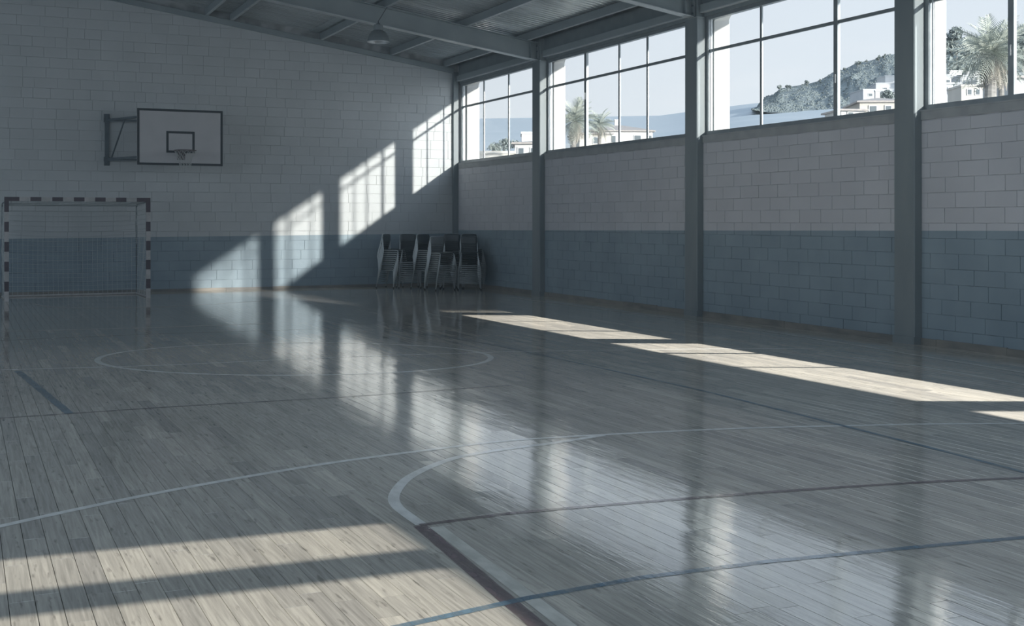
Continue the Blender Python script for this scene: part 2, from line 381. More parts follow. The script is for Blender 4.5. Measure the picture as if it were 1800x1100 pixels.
def vis(x, y):
    d = x*ST+y*CT
    if d < 4.0: return None
    px = 900+FO*(x*CT-y*ST)/d; py = HY+FO*EYE/d
    return d if (-20 < px < 1820 and py < 1120) else None
pv = sorted([(vis((p[0]+p[1])/2, min(max(p[2], 4.8), p[3])) or vis((p[0]+p[1])/2, (p[2]+p[3])/2) or 999, k) for k, p in enumerate(planks)])
near = set(k for d, k in pv[:300])
rest = MB()
for k, p in enumerate(planks):
    if k in near:
        mb = MB(); plank_geo(mb, *p[:4], p[4], True)
        mb.obj('floorboard', M['plank'], root, loc=((p[0]+p[1])/2, (p[2]+p[3])/2, 0))
    else:
        plank_geo(rest, *p[:4], p[4])
o = rest.obj('floorboards_beyond', M['plank'], root); o['kind'] = 'stuff'

def catmull(pts, n=10):
    out = []; q = [pts[0]]+list(pts)+[pts[-1]]
    for i in range(1, len(q)-2):
        p0, p1, p2, p3 = [Vector(a) for a in q[i-1:i+3]]
        for k in range(n):
            t = k/n; out.append(.5*((2*p1)+(p2-p0)*t+(2*p0-5*p1+4*p2-p3)*t*t+(3*p1-p0-3*p2+p3)*t**3))
    out.append(Vector(q[-1])); return out
zl = [.0012]
def ribbon(pts, wd, mt, label, closed=False, half=(0.5, 0.5)):
    pts = [Vector((p[0], p[1])) for p in pts]; k = len(pts); L_, R_ = [], []
    for i in range(k):
        d = (pts[(i+1) % k]-pts[i-1]) if closed else (pts[min(i+1, k-1)]-pts[max(i-1, 0)])
        d.normalize(); n = Vector((-d.y, d.x)); L_.append(pts[i]+n*wd*half[0]); R_.append(pts[i]-n*wd*half[1])
    z = zl[0]; zl[0] += .00012
    vs = [(p.x, p.y, z) for p in L_]+[(p.x, p.y, z) for p in R_]
    fs = [(i, k+i, k+(i+1) % k, (i+1) % k) for i in range(k if closed else k-1)]
    o = MB().add(vs, fs).obj('court_line', M[mt], root); o['label'] = label; return o
F = FL
ribbon([F(-60, 652), F(300, 641.5), F(600, 627), F(900, 618), F(1200, 613.5), F(1500, 611.5)], .045, 'white_line', 'thin white line crossing the far court from left')
# far circle
cc = Vector((F(517, 627))); a_ = Vector(F(866, 628))-Vector(F(172, 632))
ell = []
for i in range(96):
    t_ = 2*math.pi*i/96
    ax = a_/2; bx_ = (Vector(F(519, 600.5))-Vector(F(517, 656.5)))/2
    c0 = (Vector(F(866, 628))+Vector(F(172, 632))+Vector(F(519, 600.5))+Vector(F(517, 656.5)))/4
    ell.append(c0+ax*math.cos(t_)+bx_*math.sin(t_))
ribbon(ell, .07, 'white_line', 'white painted circle near the end of the court', closed=True)
ribbon(catmull([F(-40, 934), F(0, 925), F(150, 892), F(300, 862), F(450, 835), F(600, 811), F(760, 790), F(900, 774), F(1100, 762), F(1300, 753), F(1500, 748), F(1650, 745), F(1830, 744)]), .06, 'white_line', 'long white arc sweeping across the whole court')
ribbon(catmull([F(741, 922), F(715, 904), F(698, 890), F(692, 875), F(701, 856), F(721, 838), F(757, 820), F(808, 803), F(885, 790), F(970, 779), F(1060, 765)]), .068, 'white_line', 'thick white curve bending back near the red line')
ribbon([F(738, 924), F(960, 1112)], .075, 'red_line', 'dark red line running toward the camera')
ribbon([F(767, 926), F(1012, 1112)], .075, 'cream_line', 'cream line beside the dark red line')
ribbon([F(738, 923), F(900, 902), F(1060, 888), F(1200, 877), F(1350, 865), F(1500, 855), F(1650, 846), F(1830, 839)], .05, 'red_line', 'thin dark red line crossing the near court')
ribbon([F(-30, 737), F(300, 715), F(600, 698), F(900, 677)], .045, 'red_line', 'thin dark line crossing left half of the court')
ribbon([F(690, 1104), F(930, 1051), F(1130, 1015), F(1350, 987), F(1620, 961), F(1830, 942)], .05, 'blue_line', 'blue line crossing the nearest boards')
ribbon([F(122, 727), F(31, 652)], .075, 'blue_line', 'short blue line at the left edge of the court')
ribbon(catmull([F(678, 578), F(833, 600), F(969, 628), F(1194, 677.5), F(1333, 711), F(1500, 753), F(1627, 785), F(1830, 838)]), .045, 'blue_line', 'long blue line down the middle of the court')
ribbon([F(900, 523), F(1015, 538), F(1300, 575), F(1500, 606), F(1830, 660)], .045, 'white_line', 'white sideline beside the windowed wall')
ribbon(catmull([F(1500, 628), F(1600, 642), F(1700, 658), F(1830, 682)]), .035, 'white_line', 'faint white line inside the sideline')
ribbon([F(-40, 584), F(260, 576), F(480, 568)], .05, 'white_line', 'white line in front of the goal')
ribbon([F(-40, 600), F(260, 587), F(560, 578)], .04, 'red_line', 'thin dark line in front of the goal')
ribbon(catmull([F(60, 534), F(100, 540), F(200, 541), F(330, 537), F(480, 527)]), .05, 'white_line', 'faint white line just in front of the end wall')

# ------------------------------------------------------------------ walls of blocks
block_cache = {}
def block_mesh(w_, h_, mt):
    key = (round(w_, 3), round(h_, 3), mt)
    if key not in block_cache:
        out = []
        for var in range(4):
            g_ = .0035; c = .003; D = .008
            x0, x1, y0, y1 = -w_/2+g_, w_/2-g_, -h_/2+g_, h_/2-g_
            vs = [(x0, y0, 0), (x1, y0, 0), (x1, y1, 0), (x0, y1, 0), (x0, y0, D-c*.8), (x1, y0, D-c*.8), (x1, y1, D-c*.8), (x0, y1, D-c*.8),
                  (x0+c, y0+c, D), (x1-c, y0+c, D), (x1-c, y1-c, D), (x0+c, y1-c, D)]
            fs = [(0, 1, 5, 4), (1, 2, 6, 5), (2, 3, 7, 6), (3, 0, 4, 7), (4, 5, 9, 8), (5, 6, 10, 9), (6, 7, 11, 10), (7, 4, 8, 11), (8, 9, 10, 11)]
            out.append((vs, fs, MB().add(vs, fs, 0, var/3).mesh('block', M[mt])))
        block_cache[key] = out
    return block_cache[key][R.randrange(4)]
def lay_wall(parent, blocks, mt, basis, key, limit=300):
    """blocks: (u, v, w, h) centres in wall coordinates; basis: 4x4 matrix"""
    blocks = sorted(blocks, key=key)
    mb = MB()
    for i, (u, v, w_, h_) in enumerate(blocks):
        vs, fs, me = block_mesh(w_, h_, mt)
        T = basis @ Matrix.Translation((u, v, -.0065+R.uniform(-.0012, .0012))) @ Matrix.Rotation(R.gauss(0, .0015), 4, 'X') @ Matrix.Rotation(R.gauss(0, .0012), 4, 'Y')
        if i < limit:
            o = link('block', me, parent); o.matrix_local = T
        else:
            mb.add([T @ Vector(q) for q in vs], fs, 0, R.random())
    if mb.v:
        o = mb.obj('blocks_beyond', M[mt], parent); o['kind'] = 'stuff'

# right wall, below the windows
wr = MB()
wr.box((WX+.007, FY, 0), (OUT, WY+.3, SILL-.02))
wr.box((WX+.02, FY, SILL-.02), (OUT, cols_y[5][0], HEAD+.14))  # bay out of view filled solid to stop a low sun strip
wr.box((WX+.02, FY, HEAD+.14), (OUT, WY+.3, 5.68))
wall_r = wr.obj('wall_right', M['mortar_right']); st(wall_r, 'block side wall, off-white above a blue-grey painted dado')
BH = .1975; BW = .49
blk = []
edges = [WY] + [e for y, w_ in cols_y for e in (y+w_, y)] + [FY]
for k in range(0, len(edges), 2):
    hi, lo = edges[k], edges[k+1] if k+1 < len(edges) else FY
    for r_ in range(15):
        z0 = .02+r_*BH; h_ = BH if r_ < 14 else SILL-.14-z0
        if h_ < .05: continue
        off = (r_ % 2)*BW/2 + R.uniform(-.04, .04); y = math.floor(lo/BW)*BW-BW+off
        while y < hi:
            a, b = max(y, lo), min(y+BW, hi)
            if b-a > .04: blk.append((-(a+b)/2, z0+h_/2, round(b-a, 2), h_))
            y += BW
BR = Matrix(((0, 0, -1, WX), (-1, 0, 0, 0), (0, 1, 0, 0), (0, 0, 0, 1)))
def keyr(b):
    y = -b[0]; px = 900+FO*(WX*CT-y*ST)/(WX*ST+y*CT)
    return y*1.0 + (0 if px < 1830 else 1000) + (0 if b[2] > .2 else 8)
lay_wall(wall_r, blk, 'wall_right', BR, keyr)
# end wall (gable)
g_pts = [(LX-.2, 0), (OUT, 0), (OUT, RZ(OUT)+.19), (RIDGE, RZ(RIDGE)+.19), (LX-.2, RZ(LX-.2)+.19)]
wb = MB()
vs = [(x, WY+.007, z) for x, z in g_pts]+[(x, WY+.3, z) for x, z in g_pts]
wb.add(vs, [(0, 1, 2, 3, 4), (9, 8, 7, 6, 5)]+[(i, (i+5), (i+1) % 5+5, (i+1) % 5) for i in range(5)])
wall_b = wb.obj('wall_back', M['mortar_back']); st(wall_b, 'block end wall with goal and backboard, blue-grey dado below')
BH2 = .2275; BW2 = .48; blk = []
for r_ in range(31):
    z0 = .02+r_*BH2; off = (r_ % 2)*BW2/2+R.uniform(-.04, .04); x = math.floor(.2/BW2)*BW2-BW2+off
    while x < WX:
        wdt = BW2 if R.random() > .12 else BW2*R.choice([.5, .75])
        a, b = max(x, 0.0), min(x+wdt, WX)
        topz = min(RZ(a), RZ(b))-.01; h_ = min(BH2, math.floor((topz-z0)*50)/50)
        if b-a > .05 and h_ > .03: blk.append(((a+b)/2, z0+h_/2, round(b-a, 2), h_))
        x += wdt
BB = Matrix(((1, 0, 0, 0), (0, 0, -1, WY), (0, 1, 0, 0), (0, 0, 0, 1)))
lay_wall(wall_b, blk, 'wall_back', BB, lambda b: b[0]*ST+WY*CT+(.0 if b[2] > .2 else 3)+(0 if b[0] > .6 else 9))
# left wall with a long window band, and solid wall behind the camera
wl = MB()
wl.box((LX-.25, FY, 0), (LX, WY+.3, 1.6))
wl.box((LX-.25, FY, 5.4), (LX, WY+.3, RZ(LX)+.1))
for k in range(8): wl.box((LX-.25, FY+k*5.2-.2, 1.6), (LX, FY+k*5.2+.2, 5.4))
st(wl.obj('wall_left', M['plaster']), 'plain plastered side wall with long window band')
wf = MB(); vs = [(x, FY, z) for x, z in g_pts]+[(x, FY-.25, z) for x, z in g_pts]
wf.add(vs, [(4, 3, 2, 1, 0), (5, 6, 7, 8, 9)]+[(i, (i+1) % 5, (i+1) % 5+5, i+5) for i in range(5)])
st(wf.obj('wall_front', M['plaster']), 'plain plastered wall behind the camera')

# baseboards
for k in range(0, len(edges), 2):
    hi, lo = edges[k], edges[k+1] if k+1 < len(edges) else FY
    mb = MB(); y = lo
    while y < hi-.01:
        y1 = min(y+R.uniform(.9, 1.6), hi)
        mb.box((WX-.018-R.uniform(0, .006), y+.002, 0), (WX+.006, y1-.002, .085+R.uniform(-.006, .006))); y = y1
    st(mb.obj('baseboard_right' if k == 0 else 'baseboard_right.%03d' % (k//2), M['base']), 'worn brown skirting at the foot of the side wall')
mb = MB(); x = 0
while x < WX-.03:
    x1 = min(x+R.uniform(.9, 1.6), WX-.03); mb.box((x+.002, WY-.016-R.uniform(0, .005), 0), (x1-.002, WY+.006, .06+R.uniform(-.004, .004))); x = x1
st(mb.obj('baseboard_back', M['base']), 'worn brown skirting at the foot of the end wall')

# ------------------------------------------------------------------ sills, lintel, columns, piers
bays = [(cols_y[0][0]+cols_y[0][1], WY-.12)]
for k in range(1, len(cols_y)): bays.append((cols_y[k][0]+cols_y[k][1], cols_y[k-1][0]))
for k, (lo, hi) in enumerate(bays):
    mb = MB()
    mb.box((WX-.012, lo, SILL-.13), (OUT+.03, hi, SILL-.01)); mb.box((WX-.022, lo, SILL-.02), (OUT+.05, hi, SILL))
    st(mb.obj('trim_%d' % (k+1), M['sill']), 'grey concrete sill band under the window')
# lintel ledge and fascia, one per bay
for k, (lo, hi) in enumerate(bays):
    t_ = empty('trim_%d' % (k+20)); st(t_, 'grey lintel ledge and fascia above the window')
    MB().box((WX-.06, lo, HEAD+.06), (WX+.20, hi, HEAD+.075)).box((WX-.06, lo, HEAD+.075), (WX-.045, hi, HEAD+.20), 1).box((WX-.045, lo, HEAD+.185), (WX+.1, hi, HEAD+.20), 1).obj('ledge', [M['steel_lit'], M['steel']], t_)
    MB().box((WX-.005, lo, HEAD+.20), (WX+.02, hi, RZ(WX)+.12)).box((WX+.02, lo, HEAD), (OUT, hi, HEAD+.14)).obj('fascia_board', M['fascia'], t_)

def column(y, w_, label):
    t_ = empty('column', (WX, y, 0)); tag(t_, label, 'column', 'grey columns along the windowed wall')
    p = .125
    mb = MB(); zt = RZ(WX-p)-.40
    c = .012
    prof = [(-p+c, 0), (-p, c), (-p, w_-c), (-p+c, w_), (.24, w_), (.24, 0)]
    vs = [(a, b, z) for z in (.1, zt) for a, b in prof]
    mb.add(vs, [tuple(range(6)), tuple(range(11, 5, -1))]+[(i, i+6, (i+1) % 6+6, (i+1) % 6) for i in range(6)])
    mb.obj('shaft', M['column'], t_)
    MB().box((-p-.012, -.012, 0), (0, w_+.012, .1)).obj('base', M['base'] if False else M['column'], t_)
    MB().box((-p+.04, .04, zt), (.20, w_-.06, RZ(WX)+.1)).obj('head_post', M['steel'], t_)
    MB().box((-p-.008, -.005, zt-.012), (.02, w_+.005, zt)).obj('cap_plate', M['steel'], t_)
    return t_
names = ['far grey column beside the chair stacks', 'middle grey column between second and third windows', 'nearest grey column in view, right of the villa window',
         'grey column out of view beside the camera', 'grey column out of view level with the camera', 'grey column out of view behind the camera']
for k, (y, w_) in enumerate(cols_y): column(y, w_, names[k])
# corner post
t_ = empty('corner_post', (WX, WY, 0)); tag(t_, 'narrow grey post in the corner behind the chair stacks', 'post')
MB().box((-.13, -.10, 0), (.0, 0, 5.42)).obj('shaft', M['column'], t_)
MB().box((-.145, -.115, 0), (.0, 0, .08)).obj('base', M['column'], t_)
# exterior piers: one per column and at the far corner, with haunched tops
for k, (y, w_) in enumerate([(WY-.15, .45)]+cols_y):
    t_ = empty('exterior_pier', (OUT, y, 0))
    tag(t_, ['white outside pier seen through the far window', 'white outside pier seen through the second window', 'white outside pier seen through the third window',
             'white outside pier seen through the nearest window'][k] if k < 4 else ['white outside pier beside the camera, out of view', 'added white sun-blocking buttress, out of view level with the camera', 'added white sun-blocking buttress, out of view behind the camera'][k-4], 'pier', 'white piers outside the windows')
    mb = MB(); dp = 1.65 if k >= 5 else [.23, .18, .19, .11, .15][k]  # deep buttresses out of view are added to block the low sun
    pr = [(.005, -.03), (dp, -dp-.01 if k < 5 else -.03), (dp+.04, -dp+.03 if k < 5 else .1), (.005, w_-.02)]
    mb.add([(x, y_, z) for z in (-3, 5.35) for x, y_ in pr], [(3, 2, 1, 0), (4, 5, 6, 7)]+[(i, (i+1) % 4, (i+1) % 4+4, i+4) for i in range(4)])
    if k >= 5: mb.box((.66, -.03, 5.35), (1.68, .12, 7.4))
    mb.obj('shaft', M['white_render'], t_)
    hd = dp if k < 5 else .2
    mb = MB(); mb.add([(.005, -.03, 5.05), (.005, -.34, 5.35), (.005, -.03, 5.35), (hd, -hd, 5.05), (hd, -hd-.3, 5.35), (hd, -hd, 5.35)], [(0, 1, 2), (5, 4, 3), (0, 3, 4, 1), (1, 4, 5, 2), (2, 5, 3, 0)])
    mb.obj('haunch', M['white_render'], t_)

eave = MB().box((12.18, FY, 5.29), (12.36, WY+.3, 5.50)).box((OUT+.001, FY, 5.36), (12.18, WY+.3, 5.40)).obj('eave', M['white_render'])
tag(eave, 'deep white roof eave above the windows outside', 'eave')
# ------------------------------------------------------------------ windows
FX = 11.62
def window(n, lo, hi, pxs, heavy, label):
    t_ = empty('window_%d' % n, (FX, lo, SILL)); st(t_, label)
    W_, H_ = hi-lo, HEAD-SILL
    def bx(y0, y1, z0, z1, d=.03): return MB().box((-d, y0, z0), (d, y1, z1))
    fr_ = MB(); fr_.box((-.045, 0, 0), (.045, W_, .07)); fr_.box((-.045, 0, H_-.06), (.045, W_, H_)); fr_.box((-.045, 0, .07), (.045, .07, H_-.06)); fr_.box((-.045, W_-.07, .07), (.045, W_, H_-.06))
    fr_.obj('outer_frame', M['alu'], t_)
    # inner light rebate
    tz = 4.53-SILL
    pr_ = sorted(zip([y-lo for y in pxs], heavy)); ys = [a for a, b in pr_]; heavy = [b for a, b in pr_]
    for y, hv in zip(ys, heavy):
        ww = .045 if hv else .026
        m_ = MB().box((-.03 if hv else -.012, y-ww, .07), (.02 if hv else .012, y+ww, H_-.06)).obj('mullion', M['alu'], t_)
        if hv:
            MB().box((-.045, y-.012, 1.02 if n == 2 else .55), (-.03, y+.012, 1.16 if n == 2 else .68)).obj('latch', M['alu_light'], m_)
    st_ys = [.07]+ys+[W_-.07]
    MB().box((-.015, .07, tz-.024), (.015, W_-.07, tz+.024)).obj('transom', M['alu'], t_)
    # inner sash edge, pale
    for z0, z1 in ((.07, tz-.02), (tz+.02, H_-.06)):
        for a, b in zip(st_ys[:-1], st_ys[1:]):
            MB().box((-.003, a, z0), (.003, b, z1)).obj('pane', M['glass'], t_)
    MB().box((-.02, W_-.13, .07), (-.004, W_-.105, H_-.06)).obj('sash_stile', M['alu_light'], t_)
    MB().box((-.02, .105, .07), (-.004, .12, H_-.06)).obj('sash_stile', M['alu_light'], t_)
lo, hi = bays[0]; window(1, lo, hi, [YX(851, FX), YX(894.5, FX)], [0, 0], 'far window by the corner, sea and low houses outside')
lo, hi = bays[1]; window(2, lo, hi, [YX(1031, FX), YX(1089, FX), YX(1138.5, FX)], [1, 0, 0], 'second window from the corner, palms and a villa outside')
lo, hi = bays[2]; window(3, lo, hi, [YX(1338.5, FX), YX(1471.5, FX)], [0, 1], 'third window from the corner, headland outside')
lo, hi = bays[3]; window(4, lo, hi, [YX(1780, FX), YX(1780, FX)-1.5], [1, 0], 'nearest window at right edge, tall palm outside')
for k in (4, 5):
    lo, hi = bays[k]; window(k+1, lo, hi, [lo+1.6, lo+3.2], [0, 1], 'window out of view beside the camera' if k == 4 else 'window out of view level with the camera')

# ------------------------------------------------------------------ roof
def roof_sheet():
    mb = MB(); per = .16; prof = [(0, 0), (.35, 0), (.45, .028), (.9, .028), (1.0, 0)]
    # two openings added out of view to shape the foreground light patches
    SLOT_X = (3.5, 7.75)
    slot_y = [(-.2, 2.84), (3.20, 3.72)]
    def strips(x0, x1, y0, y1):
        n = max(1, int(round((y1-y0)/per))); p = (y1-y0)/n
        ys = []
        for i in range(n):
            for a, h in prof[:-1]: ys.append((y0+(i+a)*p, h))
        ys.append((y1, 0)); zz = .17
        vs = [(x0, y, RZ(x0)+zz+h) for y, h in ys]+[(x1, y, RZ(x1)+zz+h) for y, h in ys]; k = len(ys)
        mb.add(vs, [(i, k+i, k+i+1, i+1) for i in range(k-1)])
    Y0, Y1 = FY-.2, WY+.3
    strips(RIDGE, SLOT_X[0], Y0, Y1); strips(SLOT_X[1], 12.25, Y0, Y1); strips(LX-.5, RIDGE, Y0, Y1)
    cur = Y0
    for a, b in slot_y: strips(SLOT_X[0], SLOT_X[1], cur, a); cur = b
    strips(SLOT_X[0], SLOT_X[1], cur, Y1)
    return mb
ceil_ = roof_sheet()
for X_ in (3.5, 7.75, RIDGE):
    ceil_.add([(X_+a, y_, RZ(X_)-a*SL+z_) for a, y_, z_ in [(-.09, FY-.2, .215), (.09, FY-.2, .215), (.09, WY+.3, .215), (-.09, WY+.3, .215), (-.09, FY-.2, .15), (.09, FY-.2, .15), (.09, WY+.3, .15), (-.09, WY+.3, .15)]], [(0,1,2,3),(7,6,5,4),(0,4,5,1),(1,5,6,2),(2,6,7,3),(3,7,4,0)])
ceil_ = ceil_.obj('ceiling', M['sheet']); st(ceil_, 'ribbed metal roof sheeting over the hall')
sk = bpy.data.materials.new('slot_dimming_sheet'); sk.use_nodes = True; t = sk.node_tree; t.nodes.clear()
o_ = t.nodes.new('ShaderNodeOutputMaterial'); tr = t.nodes.new('ShaderNodeBsdfTransparent'); tr.inputs[0].default_value = (.34, .335, .32, 1); t.links.new(tr.outputs[0], o_.inputs[0])
for a, b in ((-.25, 2.9), (3.15, 3.77)):
    o = MB().add([(3.45, a, RZ(3.45)+.225), (7.8, a, RZ(7.8)+.225), (7.8, b, RZ(7.8)+.225), (3.45, b, RZ(3.45)+.225)], [(0, 1, 2, 3)]).obj('slot_filter', sk, ceil_)  # added sheet dims the beam passing through each opening
for k, X in enumerate([11.18, 9.75, 7.95, 5.78, 5.2, 3.4, 1.6, -.4, -2.4, -4.4, -6.4, -8.4]):
    Z = RZ(X); t_ = MB(); FYk = FY; FY = 4.6 if 3.3 < X < 7.7 else FY
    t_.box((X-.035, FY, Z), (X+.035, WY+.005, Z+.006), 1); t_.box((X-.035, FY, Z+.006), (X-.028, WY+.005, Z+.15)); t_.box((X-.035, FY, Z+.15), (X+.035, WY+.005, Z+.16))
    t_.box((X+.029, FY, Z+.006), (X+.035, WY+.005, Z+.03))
    o = t_.obj('purlin', [M['steel'], M['steel_lit']]); FY = FYk
    lab = ['purlin nearest the windows, just above the fascia', 'second purlin up from the windows', 'third purlin up from the windows, passing over the lamp',
           'fourth purlin up from the windows, right one of the close pair', 'fifth purlin up from the windows, left one of the close pair'][k] if k < 5 else 'purlin higher in the roof, number %s beyond the close pair, out of view' % ['one', 'two', 'three', 'four', 'five', 'six', 'seven'][k-5]
    tag(o, 'grey steel '+lab, 'purlin', 'steel purlins under the roof sheeting')
def ibeam(name, y, label):
    t_ = empty(name, (WX-.12, y, RZ(WX-.12))); tag(t_, label, 'beam', 'grey sloping roof beams')
    def seg(z0, z1, hw, nm, mm='steel'):
        mb = MB(); pts = [(0, 0), (RIDGE-(WX-.12), RZ(RIDGE)-RZ(WX-.12)), (LX-(WX-.12), RZ(LX)-RZ(WX-.12))]
        vs = []
        for x, z in pts: vs += [(x, -hw, z+z0), (x, hw, z+z0), (x, hw, z+z1), (x, -hw, z+z1)]
        fs = [(0, 1, 2, 3), (11, 10, 9, 8)]
        for i in (0, 4):
            for j in range(4): fs.append((i+j, i+4+j, i+4+(j+1) % 4, i+(j+1) % 4))
        mb.add(vs, fs); mb.obj(nm, M[mm], t_)
    seg(-.395, -.378, .085, 'bottom_flange', 'steel_lit'); seg(-.378, -.017, .006, 'web'); seg(-.017, 0, .085, 'top_flange')
    # end plate, stiffeners and bolts at the column
    MB().box((0, -.095, -.41), (.014, .095, .03)).box((-.16, -.08, -.378), (-.15, .08, -.017)).obj('end_plate', M['steel'], t_)
    mb = MB()
    for zz in (-.33, -.22, -.11, -.04):
        for yy in (-.05, .05): mb.lathe([(0, 0), (.016, 0), (.016, .012), (0, .012)], (0, 0, 0), 6)
    bm_ = MB()
    for zz in (-.33, -.20, -.08):
        for yy in (-.06, .06): bm_.box((-.02, yy-.014, zz-.014), (0, yy+.014, zz+.014))
    bm_.obj('bolts', M['bracket'], t_)
    return t_
bl = ['sloping grey roof beam behind the hanging lamp', 'sloping grey roof beam at the top edge, above the middle column', 'grey roof beam above the nearest column, out of view',
      'grey roof beam out of view beside the camera', 'grey roof beam out of view over the camera', 'grey roof beam out of view behind the camera']
for k, (y, w_) in enumerate(cols_y): ibeam('roof_beam', y+w_/2, bl[k])
# gable angle on the end wall
t_ = MB()
def gab(y0, y1, z0, z1):
    pts = [(WX-.11, RZ(WX-.11)), (RIDGE, RZ(RIDGE)), (LX, RZ(LX))]; vs = []
    for x, z in pts: vs += [(x, y0, z+z0), (x, y1, z+z0), (x, y1, z+z1), (x, y0, z+z1)]
    fs = [(0, 1, 2, 3), (11, 10, 9, 8)]
    for i in (0, 4):
        for j in range(4): fs.append((i+j, i+4+j, i+4+(j+1) % 4, i+(j+1) % 4))
    t_.add(vs, fs)
gab(WY-.075, WY+.005, -.125, -.113); gab(WY-.075, WY-.065, -.113, .0); gab(WY-.10, WY+.005, -.012, .0)
tag(t_.obj('gable_beam', M['steel']), 'sloping grey steel angle along the top of the end wall', 'beam')

# ------------------------------------------------------------------ hanging lamp
lp = P(665, 74, 24.1)
t_ = empty('hanging_lamp', (lp.x, lp.y, lp.z)); tag(t_, 'grey dome lamp hanging from the roof near the far corner', 'lamp')
MB().lathe([(.224, 0), (.222, .03), (.212, .085), (.188, .145), (.148, .20), (.095, .232)], n=32).obj('shade', M['lamp_metal'], t_, smooth=True)
MB().lathe([(.220, .002), (.206, .085), (.180, .14), (.10, .21), (0, .22)], n=32).obj('reflector', M['reflector'], t_, smooth=True)
MB().lathe([(.214, -.006), (.228, -.006), (.228, .010), (.214, .010), (.214, -.006)], n=32).obj('rim', M['alu_light'], t_)
MB().lathe([(0, .05), (.045, .06), (.06, .12), (.045, .18), (.02, .2)], n=16).obj('bulb', M['reflector'], t_, smooth=True)
MB().lathe([(0, .235), (.088, .235), (.092, .245), (.092, .335), (.085, .345), (0, .35)], n=20).obj('housing', M['lamp_metal'], t_)
MB().lathe([(0, .35), (.04, .35), (.04, .375), (0, .38)], n=12).obj('collar', M['bracket'], t_)
top = Vector((7.95, 23.5, RZ(7.95)))-lp
MB().tube([(0, 0, .37), (.0, 0, .42), (top.x*.5, top.y*.5, (.42+top.z)/2), tuple(top)], .007, 6).obj('cable', M['black'], t_)
MB().tube([(.0, 0, .37), (-.012, 0, .40), (0, 0, .43), (.012, 0, .40), (.0, 0, .37)], .004, 5).obj('hook', M['bracket'], t_)

# ------------------------------------------------------------------ basketball hoop
YB = 27.05
x0 = XY(241, YB); x1 = XY(391.5, YB); zt_ = ZAT(192.5, (x0+x1)/2, YB); zb = zt_-1.23
xm = (x0+x1)/2
t_ = empty('basketball_hoop', (xm, YB, zb)); tag(t_, 'wall-mounted basketball backboard with rim and net, black border', 'basketball hoop')
hw = (x1-x0)/2; HB = zt_-zb
bd = MB().box((-hw, 0, 0), (hw, .03, HB)).obj('backboard', M['board'], t_)
b_ = .05
MB().box((-hw, -.004, 0), (hw, 0, b_)).box((-hw, -.004, HB-b_), (hw, 0, HB)).box((-hw, -.004, b_), (-hw+b_, 0, HB-b_)).box((hw-b_, -.004, b_), (hw, 0, HB-b_)).obj('border_line', M['black'], bd)
rz0 = .275; rw, rh = .305, .475
MB().box((-rw, -.004, rz0), (rw, 0, rz0+b_)).box((-rw, -.004, rz0+rh-b_), (rw, 0, rz0+rh)).box((-rw, -.004, rz0+b_), (-rw+b_, 0, rz0+rh-b_)).box((rw-b_, -.004, rz0+b_), (rw, 0, rz0+rh-b_)).obj('target_square', M['black'], bd)
# rim: facing -Y
rr = .228; rc = Vector((.035, -.40, rz0+.035))
ring = [(rc.x+rr*math.cos(a*math.pi/16), rc.y+rr*math.sin(a*math.pi/16), rc.z) for a in range(32)]
rim = MB().tube(ring, .011, 8, closed=True).tube([(-.05, -.02, rc.z-.11), (-.07, -.20, rc.z-.01)], .009, 6).tube([(.09, -.02, rc.z-.11), (.12, -.20, rc.z-.01)], .009, 6).box((-.035, -.19, rc.z-.008), (.085, -.01, rc.z+.008)).obj('rim', M['rim'], t_)
MB().box((-.07, -.016, rc.z-.19), (.095, -.003, rc.z+.02)).obj('mounting_plate', M['rim'], rim)
net = MB(); nn = 12; levels = [(rr, 0), (rr*.90, -.07), (rr*.72, -.15), (rr*.60, -.23), (rr*.54, -.31), (rr*.52, -.38)]
def npt(i, l):
    r_, z = levels[l]; a = 2*math.pi*(i+(.5 if l % 2 else 0))/nn; return (rc.x+r_*math.cos(a), rc.y+r_*math.sin(a), rc.z+z)
for l in range(5):
    for i in range(nn):
        net.tube([npt(i, l), npt(i, l+1)], .0042, 4, cap=False); net.tube([npt(i, l), npt(i-1 if l % 2 == 0 else i+1, l+1)], .0042, 4, cap=False)
for i in range(nn): net.tube([npt(i, 5), (npt(i, 5)[0], npt(i, 5)[1], rc.z-.42-.03*R.random())], .004, 4, cap=False)
net.obj('net', M['cord'], t_)
# wall bracket: two swing arms per level, brace, wall plate
wx_ = XY(188, WY-.05)-xm; wy = WY-YB; z_hi = ZAT(211, xm+wx_, WY-.1)-zb; z_lo = ZAT(279.5, xm+wx_, WY-.1)-zb
ztp = ZAT(200.5, xm+wx_, WY-.1)-zb; zbt = ZAT(290, xm+wx_, WY-.1)-zb
MB().box((wx_-.045, wy-.05, zbt), (wx_+.045, wy-.002, ztp)).box((wx_-.06, wy-.02, ztp-.12), (wx_+.06, wy-.002, ztp+.01)).box((wx_-.06, wy-.02, zbt-.01), (wx_+.06, wy-.002, zbt+.12)).obj('wall_plate', M['bracket'], t_)
for z in (z_hi, z_lo):
    MB().bar((wx_, wy-.06, z), (-hw+.12, .05, z), .05, .05).obj('arm', M['bracket'], t_)
    MB().bar((wx_, wy-.06, z-.02), (hw-.35, .05, z-.02), .045, .045).obj('arm', M['bracket'], t_)
    MB().box((wx_-.07, wy-.12, z-.05), (wx_+.07, wy-.04, z+.05)).obj('hinge', M['bracket'], t_)
a = Vector((wx_, wy-.06, z_hi)); b = Vector((-hw+.12, .05, z_hi)); mid = a+(b-a)*.52
MB().tube([mid, (wx_+(-hw+.12-wx_)*.12, wy-.06-(wy-.11)*.12, z_lo)], .018, 8).obj('brace', M['bracket'], t_)
